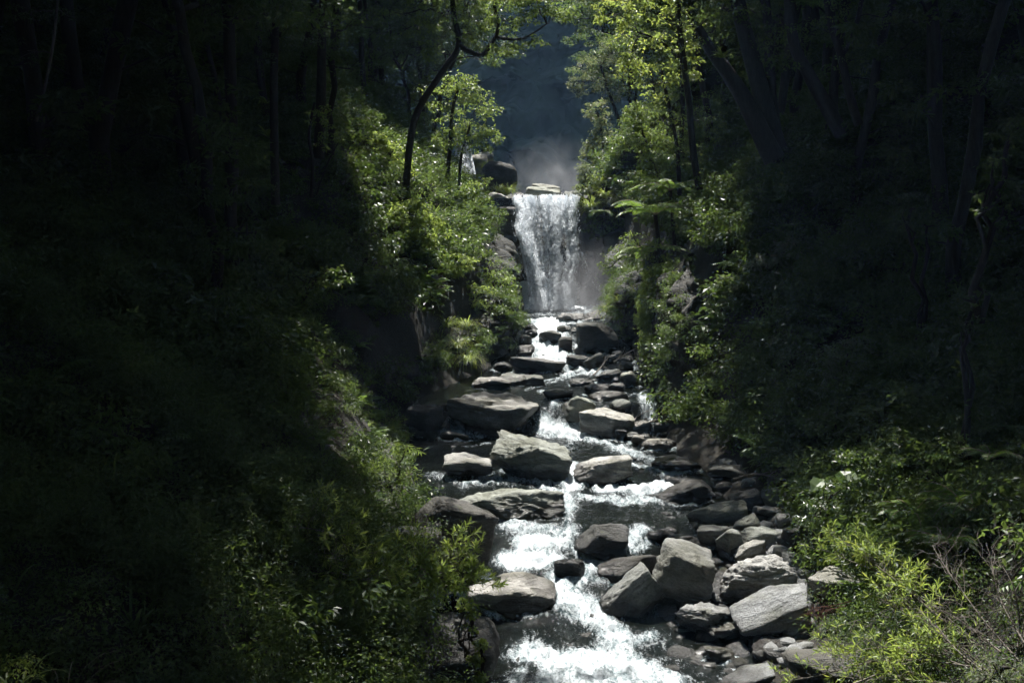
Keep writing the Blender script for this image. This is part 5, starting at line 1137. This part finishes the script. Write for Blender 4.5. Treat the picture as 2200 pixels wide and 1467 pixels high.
for (px, row, d) in [(1005, 350, 79), (1035, 345, 80), (1075, 380, 66), (890, 490, 46), (950, 580, 47), (1060, 610, 50), (1000, 700, 46), (1000, 250, 56), (930, 60, 45), (1100, 60, 45), (1190, 30, 45), (1150, 250, 150), (1150, 120, 150), (1200, 350, 70), (1250, 60, 150), (1350, 100, 44), (1300, 390, 63), (1280, 270, 69), (1280, 160, 76), (1380, 300, 60), (1440, 250, 47),
        (1180, 450, 62), (1180, 600, 62), (1390, 480, 43), (1390, 680, 43), (850, 340, 50), (590, 120, 36), (590, 280, 36), (690, 200, 41), (1600, 210, 38), (1640, 250, 39), (1550, 120, 37), (1760, 200, 37), (1820, 150, 35), (1480, 200, 44),
        (100, 150, 27)]:
    seen.append(P(px, row, d))
seen = np.array(seen)
CAMP = np.array([0, 0, CAMZ])
frs = np.random.RandomState(77); nt_ = {-1: 0, 1: 0}
tree_pts = []
CROWN = []
TREEKIND = ['small-crowned shaded forest tree', 'tall dark-leaved forest tree', 'low glossy-leaved forest tree', 'mid-green forest tree', 'slender towering forest tree', 'added umbrella-crowned shade tree', 'added shade tree leaning toward the stream']  # last two kinds added only to shade slopes still open to the sun
Rr_ = lambda k, s: AR[k] * s
def try_tree(x, y, k, s, side):
    e = (XL(y) - x) if side < 0 else (x - XR(y))
    if e < 0.8 or (3 < y < 20 and e < 4) or (3 < y < 27 and abs(x) - 1.0 < 0.44 * y) or (y < 6 and np.hypot(x, y) < 6): return False
    if 0 < y < 20 and (abs(x) - 2.6 < 0.45 * y or (abs(x) - Rr_(k, s) - AO[k] * s < 0.45 * y and tz(np.array([x]), np.array([y]))[0] + AH[k] * s * 0.52 < 7.5 + 0.25 * (y + Rr_(k, s)))): return False
    if 3 < y < 46 and 620 < 1100 + x / y * F < 1560: return False
    if 46 <= y < 90 and 930 < 1100 + x / y * F < 1350: return False
    z = float(tz(np.array([x]), np.array([y]))[0]); Rr = AR[k] * s; c = np.array([x - side * AO[k] * s, y, z + AH[k] * s * 0.76])
    v = c - lit[:, :3]; pr = v @ SUNV; ds = np.linalg.norm(v - pr[:, None] * SUNV, axis=1)
    if ((pr > 0) & (ds < Rr * 0.97 + lit[:, 3])).any(): return False
    w = seen - CAMP; t = np.clip(((c - CAMP) * w).sum(1) / (w * w).sum(1), 0, 0.96); dv = np.linalg.norm(c - CAMP - w * t[:, None], axis=1)
    if (dv < Rr * 0.66).any(): return False
    b = np.array([x, y, z])
    if y < 45:
        for hh in (1, 3, 5):
            t = np.clip(((b + [0, 0, hh] - CAMP) * w).sum(1) / (w * w).sum(1), 0, 0.96); dv = np.linalg.norm(b + [0, 0, hh] - CAMP - w * t[:, None], axis=1)
            if (dv < 0.4).any(): return False
    if tree_pts and (np.linalg.norm(np.array(tree_pts)[:, :2] - b[:2], axis=1) < 2.0).any(): return False
    r = root_at('forest_tree', (x, y, z)); r.scale = (s, s, s); r.rotation_euler = (frs.normal() * .05, frs.normal() * .05, frs.uniform(0, 6.28)) if not AO[k] else (0, 0, (0 if side < 0 else math.pi) + frs.uniform(-.15, .15))
    obj('trunk', ARCH[k][0], r); obj('crown', ARCH[k][1], r)
    far = 'unseen lower' if y < 4 else 'near' if y < 30 else ('middle' if y < 62 else 'upper')
    tag(r, TREEKIND[k] + ' on the %s %s slope' % (far, 'left' if side < 0 else 'right'), 'tree', 'forest trees of the %s %s slope' % (far, 'left' if side < 0 else 'right'))
    tree_pts.append(b); CROWN.append((*c, Rr)); nt_[side] += 1
    return True
for side in (-1, 1):
    for y0 in np.concatenate([np.arange(-26, 4, 7.5), np.arange(6, 92, 4.4)]):  # rows behind the camera: unseen trees added to cut sky fill
        for e0 in np.arange(1.0, 25, 4.4):
          for attempt in range(8):
            y = y0 + frs.uniform(-1.8, 1.8); e = e0 + frs.uniform(-1.6, 1.6)
            if e < 0.8: continue
            x = (XL(y) - e) if side < 0 else (XR(y) + e)
            k = frs.randint(5) if attempt > 4 or y > 55 else 4; s = frs.uniform(0.85, 1.25)
            if try_tree(x, y, k, s, side): break
# second pass: any part of the slopes still open to the sun gets a tree upslope of it
for y in np.arange(11, 60, 2.0):
    for side in (-1, 1):
        for e in np.arange(0.9, 20, 1.8):
            x = (XL(y) - e) if side < 0 else (XR(y) + e); z = float(tz(np.array([x]), np.array([y]), False)[0]) + 0.8; p = np.array([x, y, z])
            if np.linalg.norm(lit[:, :3] - p, axis=1).min() < 0.9: continue
            if abs(x) / y > 0.5: continue
            v = np.array(CROWN)[:, :3] - p; pr = v @ SUNV; ds = np.linalg.norm(v - pr[:, None] * SUNV, axis=1)
            if ((pr > 0) & (ds < np.array(CROWN)[:, 3] * 0.62)).sum() >= (2 if y < 27 and side < 0 else 1): continue
            for attempt in range(50):
                k = frs.choice([4, 5, 6, 6, 6]) if attempt < 24 else frs.choice([0, 1, 3, 4]); s = frs.uniform(0.8, 1.35); h = AH[k] * s * 0.76
                tt = np.linspace(4, 34, 80); q = p + SUNV * tt[:, None]; gz = tz(q[:, 0], q[:, 1], False)
                j = int(np.argmin(np.abs(q[:, 2] - gz - h)))
                if abs(q[j, 2] - gz[j] - h) > 1.2: continue
                if try_tree(q[j, 0] + side * (AO[k] * s + frs.uniform(-0.1, 0.75) * AR[k] * s), q[j, 1] + frs.uniform(-1, 1), k, s, side): break
print('forest trees', nt_)

# ------------------------------------------------------------------ undergrowth: one mass of leafy clumps covering the slopes
def und_clump(seed, kind):
    rs = np.random.RandomState(seed); g = Geo()
    if kind == 'leaf':
        for k in range(9): clump_leaves(g, rs.normal(size=3) * [.38, .38, .2] + [0, 0, .35], .32, 60, rs, 0.11, 0.055, 0.6)
    elif kind == 'small':
        for k in range(16): clump_leaves(g, rs.normal(size=3) * [.38, .38, .18] + [0, 0, .3], .26, 75, rs, 0.055, 0.026, 0.6)
    elif kind == 'big':
        for k in range(8): clump_leaves(g, rs.normal(size=3) * [.42, .42, .25] + [0, 0, .45], .36, 26, rs, 0.19, 0.10, 0.6)
    elif kind == 'fern':
        gs = Geo()
        for k in range(10): frond_geo(g, g, np.array([0, 0, .05]), k * .63, rs.uniform(.6, 1.1), rs.uniform(.6, .95), rs, 1.4, 14)
    else: blades(g, np.zeros(3), 60, 0.8, 0.028, rs, droop=1.6)
    me = g.mesh('clump', M[{'leaf': 'leaf_dark', 'small': 'leaf_dark', 'big': 'leaf_glossy', 'fern': 'frond', 'grass': 'leaf_mid'}[kind]])  # small clumps take the dark leaf to stand in for mound shade
    return bpy.data.objects.new('clump_source', me)
srcs = [und_clump(1, 'leaf'), und_clump(2, 'leaf'), und_clump(3, 'big'), und_clump(4, 'fern'), und_clump(5, 'grass'), und_clump(6, 'leaf'), und_clump(7, 'small'), und_clump(8, 'small')]
urs = np.random.RandomState(3); up_ = []
for side in (-1, 1):
    n = 11000
    y = urs.uniform(9, 92, n); e = urs.uniform(0.0, 1, n) ** 1.3 * 20
    x = np.where(side < 0, XL(y) - e, XR(y) + e)
    ok = ~((y < 12) & (np.abs(x) < 3)) & (e > np.where((side < 0) & (y > 17) & (y < 29), 1.0, 0.45))
    ok &= ~((y > 38) & (y < 62.5) & (e < 1.6))
    ok &= ~((y > 41) & (y < 60) & (e < 7) & (urs.uniform(size=n) < 0.6))
    ok &= ~((side > 0) & (y > 11) & (y < 20) & (e < 6) & (urs.uniform(size=n) < 0.65))
    ok &= ~((side < 0) & (y > 23) & (y < 39) & (e < 3.2) & (urs.uniform(size=n) < 0.6))
    ok &= fbm(xyz(x * 0.5, y * 0.5, 2.2), 2) > -0.32
    x, y, e = x[ok], y[ok], e[ok]; z = tz(x, y)
    up_.append(np.stack([x, y, z - 0.05], 1))
up_ = np.concatenate(up_)
# leave room for the boulders
rc_ = np.array([np.append(c[:2], r) for c, r in ROCKS])
keep = np.ones(len(up_), bool)
for cx, cyy, r in rc_: keep &= ((up_[:, 0] - cx) ** 2 + (up_[:, 1] - cyy) ** 2) > (r * 0.9) ** 2
up_ = up_[keep]
wl = []
for k, (Wp, nx_, ny_) in enumerate(WALLS):
    nv_, nu_ = Wp.shape[:2]
    if k == 4: continue
    for _ in range(70):
        iu = urs.randint(2, nu_ - 2); iv = int(nv_ * urs.uniform(0.0, 1.0) ** 0.45 * 0.98)
        if iv < nv_ * 0.35 or Wp[iv, iu][1] > 56: continue
        wl.append(Wp[iv, iu] - [0, 0, 0.25])
nW = len(wl); up_ = np.concatenate([up_, np.array(wl)]); nU = len(up_)
me = bpy.data.meshes.new('undergrowth'); me.vertices.add(nU); me.vertices.foreach_set('co', up_.astype(np.float32).ravel())
pt = fbm(xyz(up_[:, 0] * 0.45, up_[:, 1] * 0.45, 7.7), 2) + urs.normal(size=nU) * 0.16
wch = np.select([pt < -0.28, pt < -0.05, pt < 0.12, pt < 0.25], [3, 0, 2, 1], 5); wch = np.where(urs.uniform(size=nU) < 0.06, 4, wch)
nr_ = (up_[:, 1] < 23) & (pt > -0.2) & (urs.uniform(size=nU) < 0.72); wch = np.where(nr_ | (up_[:, 1] < 15) | ((up_[:, 1] < 25) & (wch == 2)), urs.choice([6, 7], nU), wch)
a = me.attributes.new('which', 'INT', 'POINT'); a.data.foreach_set('value', wch.astype(np.int32))
a = me.attributes.new('scl', 'FLOAT', 'POINT'); a.data.foreach_set('value', np.concatenate([urs.uniform(.6, 1.35, nU - nW) * np.where((up_[:nU - nW, 1] > 23) & (up_[:nU - nW, 1] < 39) & (up_[:nU - nW, 0] < 0) & (XL(up_[:nU - nW, 1]) - up_[:nU - nW, 0] < 3.2), 0.5, 1.0), urs.uniform(.35, .75, nW)]).astype(np.float32))
a = me.attributes.new('rot', 'FLOAT_VECTOR', 'POINT'); a.data.foreach_set('vector', np.stack([urs.normal(size=nU) * .2, urs.normal(size=nU) * .2, urs.uniform(0, 6.28, nU)], 1).astype(np.float32).ravel())
ug = obj('undergrowth', me)
tag(ug, 'dark mass of low leafy undergrowth covering both slopes', 'undergrowth', kind='stuff')
ng = bpy.data.node_groups.new('scatter', 'GeometryNodeTree')
ng.interface.new_socket('Geometry', in_out='INPUT', socket_type='NodeSocketGeometry'); ng.interface.new_socket('Geometry', in_out='OUTPUT', socket_type='NodeSocketGeometry')
gi = ng.nodes.new('NodeGroupInput'); go = ng.nodes.new('NodeGroupOutput'); jn = ng.nodes.new('GeometryNodeJoinGeometry')
def named(n, t):
    q = ng.nodes.new('GeometryNodeInputNamedAttribute'); q.data_type = t; q.inputs['Name'].default_value = n; return q.outputs['Attribute']
wh, sc_, ro_ = named('which', 'INT'), named('scl', 'FLOAT'), named('rot', 'FLOAT_VECTOR')
for k, s_ in enumerate(srcs):
    cmp_ = ng.nodes.new('FunctionNodeCompare'); cmp_.data_type = 'INT'; cmp_.operation = 'EQUAL'
    ins = [i for i in cmp_.inputs if i.enabled and i.type == 'INT']
    ng.links.new(wh, ins[0]); ins[1].default_value = k
    oi = ng.nodes.new('GeometryNodeObjectInfo'); oi.inputs['Object'].default_value = s_; oi.inputs['As Instance'].default_value = True
    ip = ng.nodes.new('GeometryNodeInstanceOnPoints')
    ng.links.new(gi.outputs[0], ip.inputs['Points']); ng.links.new(cmp_.outputs[0], ip.inputs['Selection']); ng.links.new(oi.outputs['Geometry'], ip.inputs['Instance'])
    e2r = ng.nodes.new('FunctionNodeEulerToRotation'); ng.links.new(ro_, e2r.inputs[0]); ng.links.new(e2r.outputs[0], ip.inputs['Rotation']); ng.links.new(sc_, ip.inputs['Scale'])
    ng.links.new(ip.outputs[0], jn.inputs[0])
ng.links.new(jn.outputs[0], go.inputs[0])
mod = ug.modifiers.new('scatter', 'NODES'); mod.node_group = ng

# ------------------------------------------------------------------ spray and haze
def mist_box(label, c, half, dens, scale, seed):
    bm = bmesh.new(); bmesh.ops.create_cube(bm, size=2.0); me = bpy.data.meshes.new('mist')
    for v in bm.verts: v.co = Vector((v.co.x * half[0], v.co.y * half[1], v.co.z * half[2]))
    bm.to_mesh(me); bm.free(); me.materials.append(mist_mat(dens, scale, seed))
    return tag(obj('mist', me, loc=c), label, 'mist', kind='stuff')
c = P(1260, 650, 57.6); mist_box('white spray drifting from the foot of the waterfall', (c[0], 57.6, c[2] + 1.4), (3.4, 3.2, 2.4), 0.17, 0.9, 0.0)
c = P(1175, 390, 71); mist_box('pale spray rising behind the waterfall lip', (c[0] + 0.6, 71, c[2] + 0.9), (4.6, 4.0, 2.3), 0.11, 0.9, 4.0)
bm = bmesh.new(); bmesh.ops.create_cube(bm, size=2.0); me = bpy.data.meshes.new('haze'); bm.to_mesh(me); bm.free()
hz, nt, out = newmat('thin_air_haze'); v = N(nt, 'ShaderNodeVolumePrincipled'); v.inputs['Color'].default_value = (0.36, 0.62, 1.0, 1); v.inputs['Density'].default_value = 0.00027
nt.links.new(v.outputs[0], out.inputs['Volume']); me.materials.append(hz)
HZ = obj('haze', me, loc=(0, 110, 110)); HZ.scale = (440, 260, 140)
tag(HZ, 'thin bluish haze filling the valley air', 'haze', kind='stuff')
